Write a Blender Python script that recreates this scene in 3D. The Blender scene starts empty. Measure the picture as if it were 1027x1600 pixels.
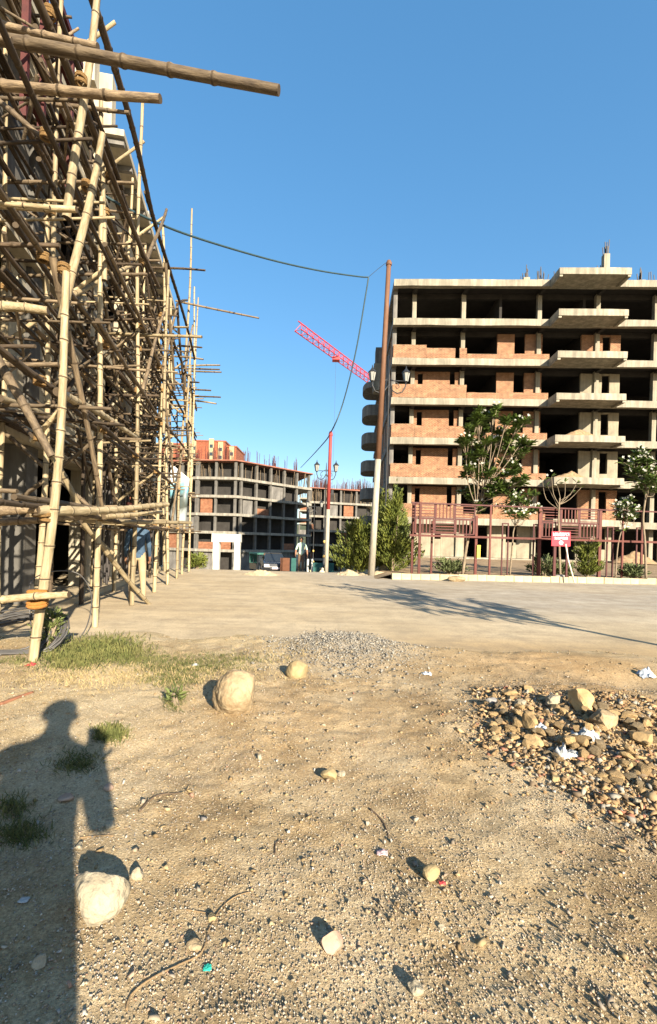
import bpy, bmesh, math, random
import numpy as np
from mathutils import Vector, Matrix, noise
rnd = random.Random(7)
NR = np.random.RandomState(11)
SC = bpy.context.scene
COL = SC.collection
# ---------------------------------------------------------------- camera, sky, sun, exposure
F, CX, CY, TH, EYE = 720.0, 513.5, 845.0, 0.027, 1.25      # focal length and eye level in photo pixels, roll, eye height
cam = bpy.data.cameras.new('camera'); cam_o = bpy.data.objects.new('camera', cam); COL.objects.link(cam_o)
cam.sensor_width = 36; cam.lens = F / 1600 * 36; cam.shift_y = (CY - 800) / 1600
cam.clip_start = 0.05; cam.clip_end = 6000
cam_o.matrix_world = Matrix.Translation((0, 0, EYE)) @ Matrix.Rotation(math.pi / 2, 4, 'X') @ Matrix.Rotation(TH, 4, 'Z')
SC.camera = cam_o
SUN_AZ, SUN_EL = math.radians(26), math.radians(21.5)       # sun behind the camera, to its right
sdir = Vector((math.sin(SUN_AZ) * math.cos(SUN_EL), -math.cos(SUN_AZ) * math.cos(SUN_EL), math.sin(SUN_EL)))
w = bpy.data.worlds.new('World'); SC.world = w; w.use_nodes = True
wn = w.node_tree; wn.nodes.clear()
sky = wn.nodes.new('ShaderNodeTexSky'); sky.sky_type = 'NISHITA'; sky.sun_disc = False
sky.sun_elevation = SUN_EL; sky.sun_rotation = math.pi - SUN_AZ
sky.air_density = 1.0; sky.dust_density = 0.8; sky.ozone_density = 2.6; sky.altitude = 300
bg = wn.nodes.new('ShaderNodeBackground'); bg.inputs[1].default_value = 0.148
hs = wn.nodes.new('ShaderNodeHueSaturation'); hs.inputs['Saturation'].default_value = 1.66
gm = wn.nodes.new('ShaderNodeGamma'); gm.inputs[1].default_value = 0.56
wo = wn.nodes.new('ShaderNodeOutputWorld')
wn.links.new(sky.outputs[0], gm.inputs[0]); wn.links.new(gm.outputs[0], hs.inputs['Color']); wn.links.new(hs.outputs[0], bg.inputs[0]); wn.links.new(bg.outputs[0], wo.inputs[0])
sl = bpy.data.lights.new('sun', 'SUN'); sl.energy = 5.0; sl.angle = math.radians(0.5); sl.color = (1.0, 0.88, 0.70)
so = bpy.data.objects.new('sun', sl); COL.objects.link(so); so.rotation_euler = sdir.to_track_quat('Z', 'Y').to_euler()
SC.view_settings.view_transform = 'Standard'; SC.view_settings.look = 'None'
SC.view_settings.exposure = 1.6; SC.view_settings.gamma = 1.0; SC.view_settings.use_curve_mapping = False
SC.cycles.max_bounces = 5; SC.cycles.diffuse_bounces = 2; SC.cycles.glossy_bounces = 2; SC.cycles.transparent_max_bounces = 4
# ---------------------------------------------------------------- placing helpers
def ray(x, y):
    u, v = x - CX, CY - y
    return (u * math.cos(TH) - v * math.sin(TH)) / F, (u * math.sin(TH) + v * math.cos(TH)) / F
def P(x, y, Z):
    a, b = ray(x, y); return Vector((a * Z, Z, EYE + b * Z))
def G(x, y, z=0.0):
    a, b = ray(x, y); Z = (z - EYE) / b; return Vector((a * Z, Z, z))
# ---------------------------------------------------------------- materials
MATS = {}
def mat(name, col, rough=0.85, var=0.25, scale=6.0, bump=0.0, bscale=40.0, rand=0.0, col2=None, spec=0.3, metal=0.0, stretch=None, emit=None, alpha=None, trans=0.0, attr=None, stain=0.0):
    if name in MATS: return MATS[name]
    m = bpy.data.materials.new(name); m.use_nodes = True; nt = m.node_tree; N = nt.nodes; L = nt.links
    b = N['Principled BSDF']; b.inputs['Roughness'].default_value = rough; b.inputs['Specular IOR Level'].default_value = spec
    b.inputs['Metallic'].default_value = metal
    tc = N.new('ShaderNodeTexCoord'); vec = tc.outputs['Object']
    if stretch:
        mp = N.new('ShaderNodeMapping'); mp.inputs['Scale'].default_value = stretch; L.new(vec, mp.inputs['Vector']); vec = mp.outputs[0]
    n1 = N.new('ShaderNodeTexNoise'); n1.inputs['Scale'].default_value = scale; n1.inputs['Detail'].default_value = 6; n1.inputs['Roughness'].default_value = 0.65
    L.new(vec, n1.inputs['Vector'])
    r = N.new('ShaderNodeValToRGB'); r.color_ramp.elements[0].position = 0.3; r.color_ramp.elements[1].position = 0.72
    c = Vector(col[:3]); c2 = Vector(col2) if col2 else c * (1 + var)
    c1 = c * (1 - var) if not col2 else c
    r.color_ramp.elements[0].color = (*c1, 1); r.color_ramp.elements[1].color = (*[min(0.95, k) for k in c2], 1)
    L.new(n1.outputs[0], r.inputs[0]); out = r.outputs[0]
    if stain:
        m2 = N.new('ShaderNodeMapping'); m2.inputs['Scale'].default_value = (1.6, 1.6, 0.22); L.new(tc.outputs['Object'], m2.inputs['Vector'])
        n3 = N.new('ShaderNodeTexNoise'); n3.inputs['Scale'].default_value = 1.5; n3.inputs['Detail'].default_value = 9; n3.inputs['Roughness'].default_value = 0.7; L.new(m2.outputs[0], n3.inputs['Vector'])
        q = N.new('ShaderNodeMapRange'); q.inputs[1].default_value = 0.42; q.inputs[2].default_value = 0.62; q.inputs[3].default_value = 1 - stain; q.inputs[4].default_value = 1.08; L.new(n3.outputs[0], q.inputs[0])
        vs = N.new('ShaderNodeVectorMath'); vs.operation = 'SCALE'; L.new(out, vs.inputs[0]); L.new(q.outputs[0], vs.inputs['Scale']); out = vs.outputs[0]
    if attr:
        at = N.new('ShaderNodeAttribute'); at.attribute_name = attr
        mx = N.new('ShaderNodeMixRGB'); mx.blend_type = 'MULTIPLY'; mx.inputs[0].default_value = 1
        L.new(out, mx.inputs[1]); L.new(at.outputs['Color'], mx.inputs[2]); out = mx.outputs[0]
    if rand:
        oi = N.new('ShaderNodeObjectInfo'); mr = N.new('ShaderNodeMapRange')
        mr.inputs[3].default_value = 1 - rand; mr.inputs[4].default_value = 1 + rand; L.new(oi.outputs['Random'], mr.inputs[0])
        mx = N.new('ShaderNodeVectorMath'); mx.operation = 'SCALE'
        L.new(out, mx.inputs[0]); L.new(mr.outputs[0], mx.inputs['Scale']); out = mx.outputs[0]
    L.new(out, b.inputs['Base Color'])
    if bump:
        n2 = N.new('ShaderNodeTexNoise'); n2.inputs['Scale'].default_value = bscale; n2.inputs['Detail'].default_value = 5; L.new(vec, n2.inputs['Vector'])
        bp = N.new('ShaderNodeBump'); bp.inputs['Strength'].default_value = bump; bp.inputs['Distance'].default_value = 0.02
        L.new(n2.outputs[0], bp.inputs['Height']); L.new(bp.outputs[0], b.inputs['Normal'])
    if emit: b.inputs['Emission Color'].default_value = (*emit, 1); b.inputs['Emission Strength'].default_value = 1
    if trans: b.inputs['Transmission Weight'].default_value = trans
    MATS[name] = m; return m
def brick_mat(name, c1, c2, mortar, bw=0.24, bh=0.085):
    if name in MATS: return MATS[name]
    m = bpy.data.materials.new(name); m.use_nodes = True; nt = m.node_tree; N = nt.nodes; L = nt.links; b = N['Principled BSDF']; b.inputs['Roughness'].default_value = 0.9
    tc = N.new('ShaderNodeTexCoord'); sx = N.new('ShaderNodeSeparateXYZ'); L.new(tc.outputs['Object'], sx.inputs[0])
    ad = N.new('ShaderNodeMath'); L.new(sx.outputs[0], ad.inputs[0]); L.new(sx.outputs[1], ad.inputs[1])
    cb = N.new('ShaderNodeCombineXYZ'); L.new(ad.outputs[0], cb.inputs[0]); L.new(sx.outputs[2], cb.inputs[1])
    bt = N.new('ShaderNodeTexBrick'); bt.inputs['Scale'].default_value = 1; bt.inputs['Brick Width'].default_value = bw; bt.inputs['Row Height'].default_value = bh
    bt.inputs['Mortar Size'].default_value = 0.012; bt.inputs['Color1'].default_value = (*c1, 1); bt.inputs['Color2'].default_value = (*c2, 1); bt.inputs['Mortar'].default_value = (*mortar, 1)
    L.new(cb.outputs[0], bt.inputs['Vector'])
    n1 = N.new('ShaderNodeTexNoise'); n1.inputs['Scale'].default_value = 2.2; n1.inputs['Detail'].default_value = 10; n1.inputs['Roughness'].default_value = 0.72; L.new(tc.outputs['Object'], n1.inputs['Vector'])
    mr = N.new('ShaderNodeMapRange'); mr.inputs[1].default_value = 0.3; mr.inputs[2].default_value = 0.7; mr.inputs[3].default_value = 0.5; mr.inputs[4].default_value = 1.35; L.new(n1.outputs[0], mr.inputs[0])
    vs = N.new('ShaderNodeVectorMath'); vs.operation = 'SCALE'; L.new(bt.outputs[0], vs.inputs[0]); L.new(mr.outputs[0], vs.inputs['Scale']); L.new(vs.outputs[0], b.inputs['Base Color'])
    bp = N.new('ShaderNodeBump'); bp.inputs['Strength'].default_value = 0.6; bp.inputs['Distance'].default_value = 0.02; bp.invert = True; L.new(bt.outputs['Fac'], bp.inputs['Height']); L.new(bp.outputs[0], b.inputs['Normal'])
    MATS[name] = m; return m
CONC = mat('bare_concrete', (0.285, 0.257, 0.196), 0.9, 0.2, 1.1, 0.4, 14, stain=.32)
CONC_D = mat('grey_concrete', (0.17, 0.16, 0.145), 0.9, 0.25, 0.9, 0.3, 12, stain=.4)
CONC_IN = mat('dusty_interior_concrete', (0.032, 0.029, 0.026), 0.95, 0.3, 1.2)  # near black: the shade inside open storeys is put into the colour
PLAST = mat('pale_plaster', (0.27, 0.235, 0.17), 0.9, 0.25, 1.4, 0.3, 20, stain=.22)
CREAM = mat('cream_plaster', (0.42, 0.37, 0.275), 0.85, 0.15, 1.3, 0.2, 25, stain=.25)
BRICK = brick_mat('orange_brick', (0.18, 0.06, 0.024), (0.28, 0.125, 0.055), (0.31, 0.235, 0.15))
BRICK_R = brick_mat('red_brick', (0.23, 0.062, 0.028), (0.26, 0.078, 0.035), (0.22, 0.09, 0.05), 0.6, 0.25)
BAM_P = mat('pale_bamboo', (0.17, 0.125, 0.065), 0.6, 0.3, 1.6, 0.3, 5, rand=0.28, col2=(0.42, 0.342, 0.21), stretch=(.9, .9, 9), spec=0.3)
BAM_W = mat('weathered_bamboo', (0.055, 0.038, 0.025), 0.7, 0.3, 1.6, 0.3, 5, rand=0.35, col2=(0.24, 0.18, 0.11), stretch=(.9, .9, 9))
BAM_D = mat('dark_old_bamboo', (0.025, 0.018, 0.012), 0.75, 0.3, 1.6, 0.3, 5, rand=0.4, col2=(0.10, 0.07, 0.043), stretch=(.9, .9, 9))
NODE_HOLLOW = mat('bamboo_node_scar', (0.06, 0.042, 0.024), 0.8, .3, 3)
ROPE = mat('coir_rope', (0.30, 0.18, 0.07), 0.95, 0.35, 60, 0.8, 120)
ROPE_O = mat('orange_rope', (0.50, 0.22, 0.05), 0.95, 0.3, 60, 0.8, 120)
RUSTPAINT = mat('red_oxide_paint', (0.095, 0.022, 0.014), 0.6, 0.3, 9, 0.1, 50, rand=0.2)
MAROON = mat('maroon_steel', (0.065, 0.014, 0.012), 0.6, 0.3, 9, 0.1, 50)
DSTEEL = mat('dark_prop_steel', (0.05, 0.042, 0.038), 0.6, 0.4, 7, rand=0.3)
BLACKIRON = mat('black_iron', (0.025, 0.026, 0.028), 0.45, 0.3, 20)
# ---------------------------------------------------------------- mesh helpers
WM = {}
def reg(o, M, parent):
    WM[o.name] = M
    if parent is not None:
        o.parent = parent; o.matrix_parent_inverse = WM[parent.name].inverted()
    o.matrix_basis = M; COL.objects.link(o); return o
def tag(o, label=None, cat=None, group=None, kind=None):
    if label: o['label'] = label
    if cat: o['category'] = cat
    if group: o['group'] = group
    if kind: o['kind'] = kind
    return o
def empty(name, loc=(0, 0, 0), label=None, cat=None, group=None, kind=None):
    o = bpy.data.objects.new(name, None); o.empty_display_size = 0.2
    reg(o, Matrix.Translation(Vector(loc)), None); return tag(o, label, cat, group, kind)
def inst(name, me, M, parent=None):
    return reg(bpy.data.objects.new(name, me), M, parent)
def fast(name, V, Fc, mats, smooth=False, col=None):
    V = np.asarray(V, np.float32); Fc = np.asarray(Fc, np.int32); k = Fc.shape[1]
    me = bpy.data.meshes.new(name); me.vertices.add(len(V)); me.vertices.foreach_set('co', V.ravel())
    me.loops.add(Fc.size); me.loops.foreach_set('vertex_index', Fc.ravel())
    me.polygons.add(len(Fc)); me.polygons.foreach_set('loop_start', np.arange(0, Fc.size, k, dtype=np.int32))
    if smooth: me.polygons.foreach_set('use_smooth', np.ones(len(Fc), bool))
    me.update(calc_edges=True)
    if col is not None:
        a = me.color_attributes.new('col', 'FLOAT_COLOR', 'POINT'); c4 = np.ones((len(V), 4), np.float32); c4[:, :3] = col; a.data.foreach_set('color', c4.ravel())
    for m in (mats if isinstance(mats, (list, tuple)) else [mats]): me.materials.append(m)
    return me
class MB:
    def __init__(s): s.v = []; s.f = []; s.mi = []
    def quadbox(s, M, h, mi=0):
        b = len(s.v)
        for x in (-1, 1):
            for y in (-1, 1):
                for z in (-1, 1): s.v.append(M @ Vector((x * h[0], y * h[1], z * h[2])))
        for q in ((0, 1, 3, 2), (4, 6, 7, 5), (0, 4, 5, 1), (2, 3, 7, 6), (0, 2, 6, 4), (1, 5, 7, 3)): s.f.append([b + i for i in q]); s.mi.append(mi)
    def box(s, a, c, mi=0):
        a = Vector(a); c = Vector(c); s.quadbox(Matrix.Translation((a + c) / 2), (c - a) / 2, mi)
    def tube(s, pts, rad, n=8, cap=True, mi=0):
        pts = [Vector(p) for p in pts]; b0 = len(s.v); R = rad if isinstance(rad, (list, tuple)) else [rad] * len(pts)
        up = None
        for i, p in enumerate(pts):
            d = (pts[min(i + 1, len(pts) - 1)] - pts[max(i - 1, 0)]).normalized()
            if up is None: up = d.orthogonal().normalized()
            else:
                up = up - d * up.dot(d); up = up.normalized() if up.length > 1e-5 else d.orthogonal().normalized()
            sd = d.cross(up)
            for k in range(n):
                a = 2 * math.pi * k / n; s.v.append(p + (up * math.cos(a) + sd * math.sin(a)) * R[i])
        for i in range(len(pts) - 1):
            for k in range(n):
                a = b0 + i * n + k; c = b0 + i * n + (k + 1) % n; s.f.append([a, c, c + n, a + n]); s.mi.append(mi)
        if cap:
            s.f.append([b0 + k for k in range(n)][::-1]); s.mi.append(mi); e = b0 + (len(pts) - 1) * n; s.f.append([e + k for k in range(n)]); s.mi.append(mi)
    def lathe(s, c, prof, n=12, mi=0):
        s.tube([Vector(c) + Vector((0, 0, z)) for r, z in prof], [max(r, 1e-3) for r, z in prof], n, True, mi)
    def ball(s, c, r, n=8, mi=0):
        r = Vector(r) if not isinstance(r, (int, float)) else Vector((r, r, r)); c = Vector(c); b = len(s.v); m = n // 2
        for i in range(m + 1):
            t = math.pi * i / m
            for k in range(n):
                a = 2 * math.pi * k / n; s.v.append(c + Vector((r.x * math.sin(t) * math.cos(a), r.y * math.sin(t) * math.sin(a), r.z * math.cos(t))))
        for i in range(m):
            for k in range(n): s.f.append([b + i * n + k, b + i * n + (k + 1) % n, b + (i + 1) * n + (k + 1) % n, b + (i + 1) * n + k][::-1]); s.mi.append(mi)
    def prism(s, poly, z0, z1, mi=0):
        b = len(s.v); n = len(poly)
        for z in (z0, z1):
            for x, y in poly: s.v.append(Vector((x, y, z)))
        s.f.append([b + k for k in range(n)][::-1]); s.f.append([b + n + k for k in range(n)]); s.mi += [mi, mi]
        for k in range(n): s.f.append([b + k, b + (k + 1) % n, b + n + (k + 1) % n, b + n + k]); s.mi.append(mi)
    def mesh(s, name, mats, smooth=False, off=None):
        off = off or Vector((0, 0, 0)); me = bpy.data.meshes.new(name); me.from_pydata([tuple(v - off) for v in s.v], [], s.f)
        for m in (mats if isinstance(mats, (list, tuple)) else [mats]): me.materials.append(m)
        if len(set(s.mi)) > 1: me.polygons.foreach_set('material_index', s.mi)
        if smooth:
            for p in me.polygons: p.use_smooth = True
        me.update(); return me
    def build(s, name, mats, parent=None, smooth=False, M=None):
        A = np.array([tuple(v) for v in s.v]); lo, hi = A.min(0), A.max(0); off = Vector(((lo[0] + hi[0]) / 2, (lo[1] + hi[1]) / 2, lo[2]))
        T = Matrix.Translation(off); return inst(name, s.mesh(name, mats, smooth, off), (M @ T) if M else T, parent)
BOXC = {}
def cube(name, m, a, c, parent=None, M=None, seg=0, jit=0.0):
    """a box of real size; long ones may be cut into segments with uneven edges"""
    a = Vector(a); c = Vector(c); d = c - a; key = (round(d.x, 3), round(d.y, 3), round(d.z, 3), m.name) if not jit else None
    me = BOXC.get(key) if key else None
    if me is None:
        ax = max(range(3), key=lambda i: d[i]); n = max(1, int(d[ax] / seg)) if seg else 1
        bm = bmesh.new(); o = [i for i in range(3) if i != ax]; rings = []
        for i in range(n + 1):
            rg = []
            for p, q in ((-.5, -.5), (.5, -.5), (.5, .5), (-.5, .5)):
                v = [0, 0, 0]; v[ax] = (i / n - .5) * d[ax]; v[o[0]] = p * d[o[0]]; v[o[1]] = q * d[o[1]]
                if jit: v = [t + rnd.uniform(-jit, jit) for t in v]
                v[2] += d.z / 2; rg.append(bm.verts.new(v))
            rings.append(rg)
        for i in range(n):
            for k in range(4): bm.faces.new((rings[i][k], rings[i][(k + 1) % 4], rings[i + 1][(k + 1) % 4], rings[i + 1][k]))
        bm.faces.new(rings[0][::-1]); bm.faces.new(rings[-1]); bmesh.ops.recalc_face_normals(bm, faces=bm.faces)
        me = bpy.data.meshes.new(name); bm.to_mesh(me); bm.free(); me.materials.append(m)
        if key: BOXC[key] = me
    T = Matrix.Translation(Vector(((a.x + c.x) / 2, (a.y + c.y) / 2, a.z)))
    return inst(name, me, (M @ T) if M else T, parent)
def along(p, q, r=1.0, L=None):
    """matrix that lays a unit-length +z shape from p to q"""
    p = Vector(p); q = Vector(q); d = q - p; R = d.to_track_quat('Z', 'Y').to_matrix().to_4x4()
    return Matrix.Translation(p) @ R @ Matrix.Diagonal((r, r, d.length, 1))
def smooth01(a, b, x):
    t = np.clip((x - a) / (b - a), 0, 1); return t * t * (3 - 2 * t)
_H = NR.rand(512, 512)
def vn(x, y, s, seed=0):
    x = np.asarray(x, float) / s + seed * 17.3; y = np.asarray(y, float) / s + seed * 9.7
    i = np.floor(x).astype(int); j = np.floor(y).astype(int); fx = x - i; fy = y - j; fx = fx * fx * (3 - 2 * fx); fy = fy * fy * (3 - 2 * fy)
    h = lambda a, b: _H[a % 512, b % 512]
    return (h(i, j) * (1 - fx) + h(i + 1, j) * fx) * (1 - fy) + (h(i, j + 1) * (1 - fx) + h(i + 1, j + 1) * fx) * fy
def fbm(x, y, s, o=4, seed=0):
    t = 0; a = 1; n = 0
    for k in range(o): t = t + a * vn(x, y, s / 2 ** k, seed + k); n += a; a *= 0.5
    return t / n
# ---------------------------------------------------------------- the ground
def terrain(x, y):
    x = np.asarray(x, float); y = np.asarray(y, float)
    d = np.minimum(0.08 * np.maximum(0, y - 18.3), 5.3)
    k = np.maximum(1 - smooth01(1.7, 3.2, x), smooth01(60, 78, y))
    return -d * k
def edge_y(x): return 5.65 - 0.1 * np.maximum(0, x) + 0.5 * (fbm(x, 0 * x, 1.6, 3, 3) - 0.5)
RUB = G(905, 1135); GRV = G(540, 1012)
def gz(x, y):
    x = np.asarray(x, float); y = np.asarray(y, float)
    e = edge_y(x) + 0.75 * (fbm(x, y, 0.7, 5, 8) - 0.5)
    fg = 1 - smooth01(-0.3, 0.4, y - e)
    bump = 0.07 * (fbm(x, y, 1.7, 3, 1) - 0.5) + 0.022 * (fbm(x, y, 0.28, 3, 2) - 0.5) + 0.017 * (fbm(x, y, 0.075, 2, 5) - 0.5) + 0.014 * (fbm(x, y, 0.16, 2, 15) - 0.5)
    mound = 0.13 * np.exp(-(((x - 1.95) / 0.85) ** 2 + ((y - 3.2) / 0.75) ** 2)) + 0.10 * np.exp(-(((x - GRV.x) / 0.55) ** 2 + ((y - GRV.y) / 0.8) ** 2))
    mound = mound * (0.7 + 0.6 * fbm(x, y, 0.25, 3, 9))
    dip = -0.10 * np.exp(-(((x - 2.9) / 0.5) ** 2 + ((y - 4.3) / 0.35) ** 2))
    far = smooth01(20, 40, np.abs(x)) * 0.3 * (fbm(x, y, 15, 3, 4) - 0.5)
    return terrain(x, y) + fg * (0.035 + bump + dip) + mound - (1 - fg) * 0.03 + far
def gzf(x, y): return float(gz(np.array([x]), np.array([y]))[0])
def geo(a, b, n, s0):
    r = 1.02
    for _ in range(60):
        tot = s0 * (r ** n - 1) / (r - 1); r *= ((b - a) / tot) ** (1 / n * 0.8)
    d = s0 * r ** np.arange(n); d *= (b - a) / d.sum(); return a + np.cumsum(d)
ys = np.concatenate([-geo(-0.6, 1500, 45, 0.08)[::-1], np.arange(0.6, 1.0, 0.04), np.arange(1.0, 4.0, 0.0165), np.arange(4.0, 7.4, 0.03), geo(7.4, 1800, 150, 0.04)])
xr = np.concatenate([np.arange(0, 2.4, 0.0185), geo(2.4, 1500, 120, 0.022)])
xs = np.concatenate([-xr[:0:-1], xr])
XX, YY = np.meshgrid(xs, ys); ZZ = gz(XX, YY)
V = np.stack([XX.ravel(), YY.ravel(), ZZ.ravel()], 1); nx, ny = len(xs), len(ys)
idx = (np.arange(ny - 1)[:, None] * nx + np.arange(nx - 1)[None]).ravel()
Fq = np.stack([idx, idx + 1, idx + 1 + nx, idx + nx], 1)
clay = np.clip(np.exp(-(((XX - 2.2) / 1.0) ** 2 + ((YY - 3.4) / 1.2) ** 2)) + 0.8 * np.exp(-(((XX - 2.4) / 1.6) ** 2 + ((YY - 5.0) / 0.6) ** 2)) + 0.55 * np.exp(-(((XX + 0.2) / 0.9) ** 2 + ((YY - 3.2) / 0.8) ** 2)), 0, 1)
pale = np.clip(np.exp(-(((XX + 1.7) / 0.9) ** 2 + ((YY - 3.6) / 0.9) ** 2)) * 0.9 + smooth01(4.4, 5.6, YY), 0, 1)
grey = np.clip(.7 * np.exp(-(((XX - GRV.x) / 0.6) ** 2 + ((YY - GRV.y) / 0.9) ** 2)), 0, 1)
zone = np.stack([clay.ravel(), pale.ravel(), grey.ravel()], 1)
def ground_mat(name, road=False):
    m = bpy.data.materials.new(name); m.use_nodes = True; nt = m.node_tree; N = nt.nodes; L = nt.links; b = N['Principled BSDF']; b.inputs['Roughness'].default_value = 0.95; b.inputs['Specular IOR Level'].default_value = 0.15
    geom = N.new('ShaderNodeNewGeometry'); pos = geom.outputs['Position']
    def noise_(s, d=6, r=0.6):
        n = N.new('ShaderNodeTexNoise'); n.inputs['Scale'].default_value = s; n.inputs['Detail'].default_value = d; n.inputs['Roughness'].default_value = r; L.new(pos, n.inputs['Vector']); return n.outputs[0]
    def ramp(src, stops):
        r = N.new('ShaderNodeValToRGB'); e = r.color_ramp.elements; e[0].position, e[0].color = stops[0][0], (*stops[0][1], 1); e[1].position, e[1].color = stops[-1][0], (*stops[-1][1], 1)
        for p, c in stops[1:-1]: n = e.new(p); n.color = (*c, 1)
        L.new(src, r.inputs[0]); return r.outputs[0]
    def mix(f, a, c, mode='MIX'):
        x = N.new('ShaderNodeMixRGB'); x.blend_type = mode
        if isinstance(f, float): x.inputs[0].default_value = f
        else: L.new(f, x.inputs[0])
        for s, t in ((a, 1), (c, 2)):
            if isinstance(s, tuple): x.inputs[t].default_value = (*s, 1)
            else: L.new(s, x.inputs[t])
        return x.outputs[0]
    def mul(a, b_):
        x = N.new('ShaderNodeMath'); x.operation = 'MULTIPLY'; L.new(a, x.inputs[0])
        if isinstance(b_, float): x.inputs[1].default_value = b_
        else: L.new(b_, x.inputs[1])
        return x.outputs[0]
    if road:
        c = ramp(noise_(0.55, 8), [(0.3, (0.44, 0.345, 0.215)), (0.5, (0.53, 0.425, 0.275)), (0.72, (0.60, 0.495, 0.335))])
        at = N.new('ShaderNodeAttribute'); at.attribute_name = 'col'; sp = N.new('ShaderNodeSeparateColor'); L.new(at.outputs['Color'], sp.inputs[0])
        asp = ramp(noise_(1.2, 9, 0.7), [(0.3, (0.34, 0.295, 0.23)), (0.7, (0.47, 0.41, 0.32))])
        c = mix(sp.outputs[0], c, asp)
        c = mix(sp.outputs[1], c, (0.44, 0.31, 0.16))
        tr = ramp(noise_(2.2, 10, 0.75), [(0.42, (0, 0, 0)), (0.68, (1, 1, 1))]); c = mix(tr, c, mix(0.6, c, (0.20, 0.16, 0.11)))
        mp = N.new('ShaderNodeMapping'); mp.inputs['Scale'].default_value = (.35, 2.2, 1); mp.inputs['Rotation'].default_value = (0, 0, .12); L.new(pos, mp.inputs['Vector']); nt_ = N.new('ShaderNodeTexNoise'); nt_.inputs['Scale'].default_value = 1.1; nt_.inputs['Detail'].default_value = 8; nt_.inputs['Roughness'].default_value = .7; L.new(mp.outputs[0], nt_.inputs['Vector'])
        c = mix(ramp(nt_.outputs[0], [(0.46, (0, 0, 0)), (0.66, (.75, .75, .75))]), c, mix(0.6, c, (0.26, 0.20, 0.13)))
        sp1, sp2 = ramp(noise_(55, 3), [(0.35, (0.72, 0.72, 0.72)), (0.65, (1.12, 1.12, 1.12))]), None
        c = mix(0.6, c, sp1, 'MULTIPLY'); bs, bd = 0.35, 0.012; hs = 45
    else:
        at = N.new('ShaderNodeAttribute'); at.attribute_name = 'col'; sp = N.new('ShaderNodeSeparateColor'); L.new(at.outputs['Color'], sp.inputs[0])
        c = ramp(noise_(2.2, 9, 0.65), [(0.28, (0.27, 0.19, 0.098)), (0.5, (0.415, 0.305, 0.168)), (0.72, (0.54, 0.415, 0.245))])
        c = mix(mul(sp.outputs[1], 0.8), c, ramp(noise_(3.1, 8), [(0.3, (0.41, 0.31, 0.165)), (0.7, (0.56, 0.44, 0.255))]))
        du = ramp(noise_(1.1, 7, 0.6), [(0.44, (0, 0, 0)), (0.62, (1, 1, 1))]); c = mix(mul(du, 0.6), c, (0.57, 0.465, 0.305))
        dk = ramp(noise_(0.9, 9, 0.7), [(0.36, (1, 1, 1)), (0.47, (0, 0, 0))]); c = mix(mul(dk, 0.5), c, (0.19, 0.13, 0.07))
        c = mix(mul(sp.outputs[0], 0.75), c, ramp(noise_(4.3, 8), [(0.3, (0.31, 0.185, 0.08)), (0.7, (0.47, 0.31, 0.15))]))
        c = mix(sp.outputs[2], c, ramp(noise_(30, 6), [(0.3, (0.20, 0.185, 0.16)), (0.7, (0.40, 0.375, 0.33))]))
        v = N.new('ShaderNodeTexVoronoi'); v.inputs['Scale'].default_value = 95; L.new(pos, v.inputs['Vector'])
        bw = N.new('ShaderNodeRGBToBW'); L.new(v.outputs['Color'], bw.inputs[0]); c = mix(0.35, c, bw.outputs[0], 'SOFT_LIGHT')
        gr = ramp(noise_(120, 4, 0.7), [(0.32, (0.55, 0.55, 0.55)), (0.5, (0.95, 0.95, 0.95)), (0.68, (1.3, 1.3, 1.3))]); c = mix(0.85, c, gr, 'MULTIPLY'); bs, bd = 0.9, 0.017; hs = 100
    L.new(c, b.inputs['Base Color'])
    n2 = noise_(hs, 7, 0.7); bp = N.new('ShaderNodeBump'); bp.inputs['Strength'].default_value = bs; bp.inputs['Distance'].default_value = bd
    L.new(n2, bp.inputs['Height']); L.new(bp.outputs[0], b.inputs['Normal'])
    return m
GROUND = ground_mat('dry_dirt'); ROAD = ground_mat('dusty_road', True)
me = fast('ground', V, Fq, GROUND, True, zone); tag(inst('ground', me, Matrix()), kind='structure')
# the dusty road: a sheet of its own that the dirt laps over at the near edge and that drops over a crest
KA, KB = G(612, 905), G(1027, 913)
def kerb_y(x): return KA.y + (x - KA.x) * (KB.y - KA.y) / (KB.x - KA.x)
rx = np.concatenate([-geo(3, 16, 40, 0.16)[::-1], np.arange(-3, 3, 0.14), geo(3, 34, 60, 0.16)]); ry = np.concatenate([np.arange(4.7, 8, 0.09), geo(8, 75, 110, 0.1)])
RX, RY = np.meshgrid(rx, ry); RZ = terrain(RX, RY) + 0.03 * (fbm(RX, RY, 2.4, 4, 6) - 0.5) - 0.006 + 0.012 * (fbm(RX, RY, 0.4, 3, 7) - .5)
nx, ny = len(rx), len(ry); idx = (np.arange(ny - 1)[:, None] * nx + np.arange(nx - 1)[None]).ravel()
cxq = RX.ravel()[idx]; cyq = RY.ravel()[idx]
keep = ((cyq < 19) | ((cxq < 2.2) & (cxq > -12))) & (cyq < np.where(cxq > 2.2, kerb_y(cxq) + 0.6, 999))
idx = idx[keep]; Fq = np.stack([idx, idx + 1, idx + 1 + nx, idx + nx], 1)
asph = smooth01(0, 4, RX + (RY - 9) * 0.35) * smooth01(6.5, 10, RY) * np.clip(0.25 + 1.3 * fbm(RX, RY, 2.5, 4, 12), 0, 1)
clayr = np.exp(-((RY - edge_y(RX) - 0.2) / 0.7) ** 2) * smooth01(-0.5, 2.5, RX)
me = fast('road', np.stack([RX.ravel(), RY.ravel(), RZ.ravel()], 1), Fq, ROAD, True, np.stack([asph.ravel(), clayr.ravel(), 0 * asph.ravel()], 1))
tag(inst('road', me, Matrix()), kind='structure')
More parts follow.
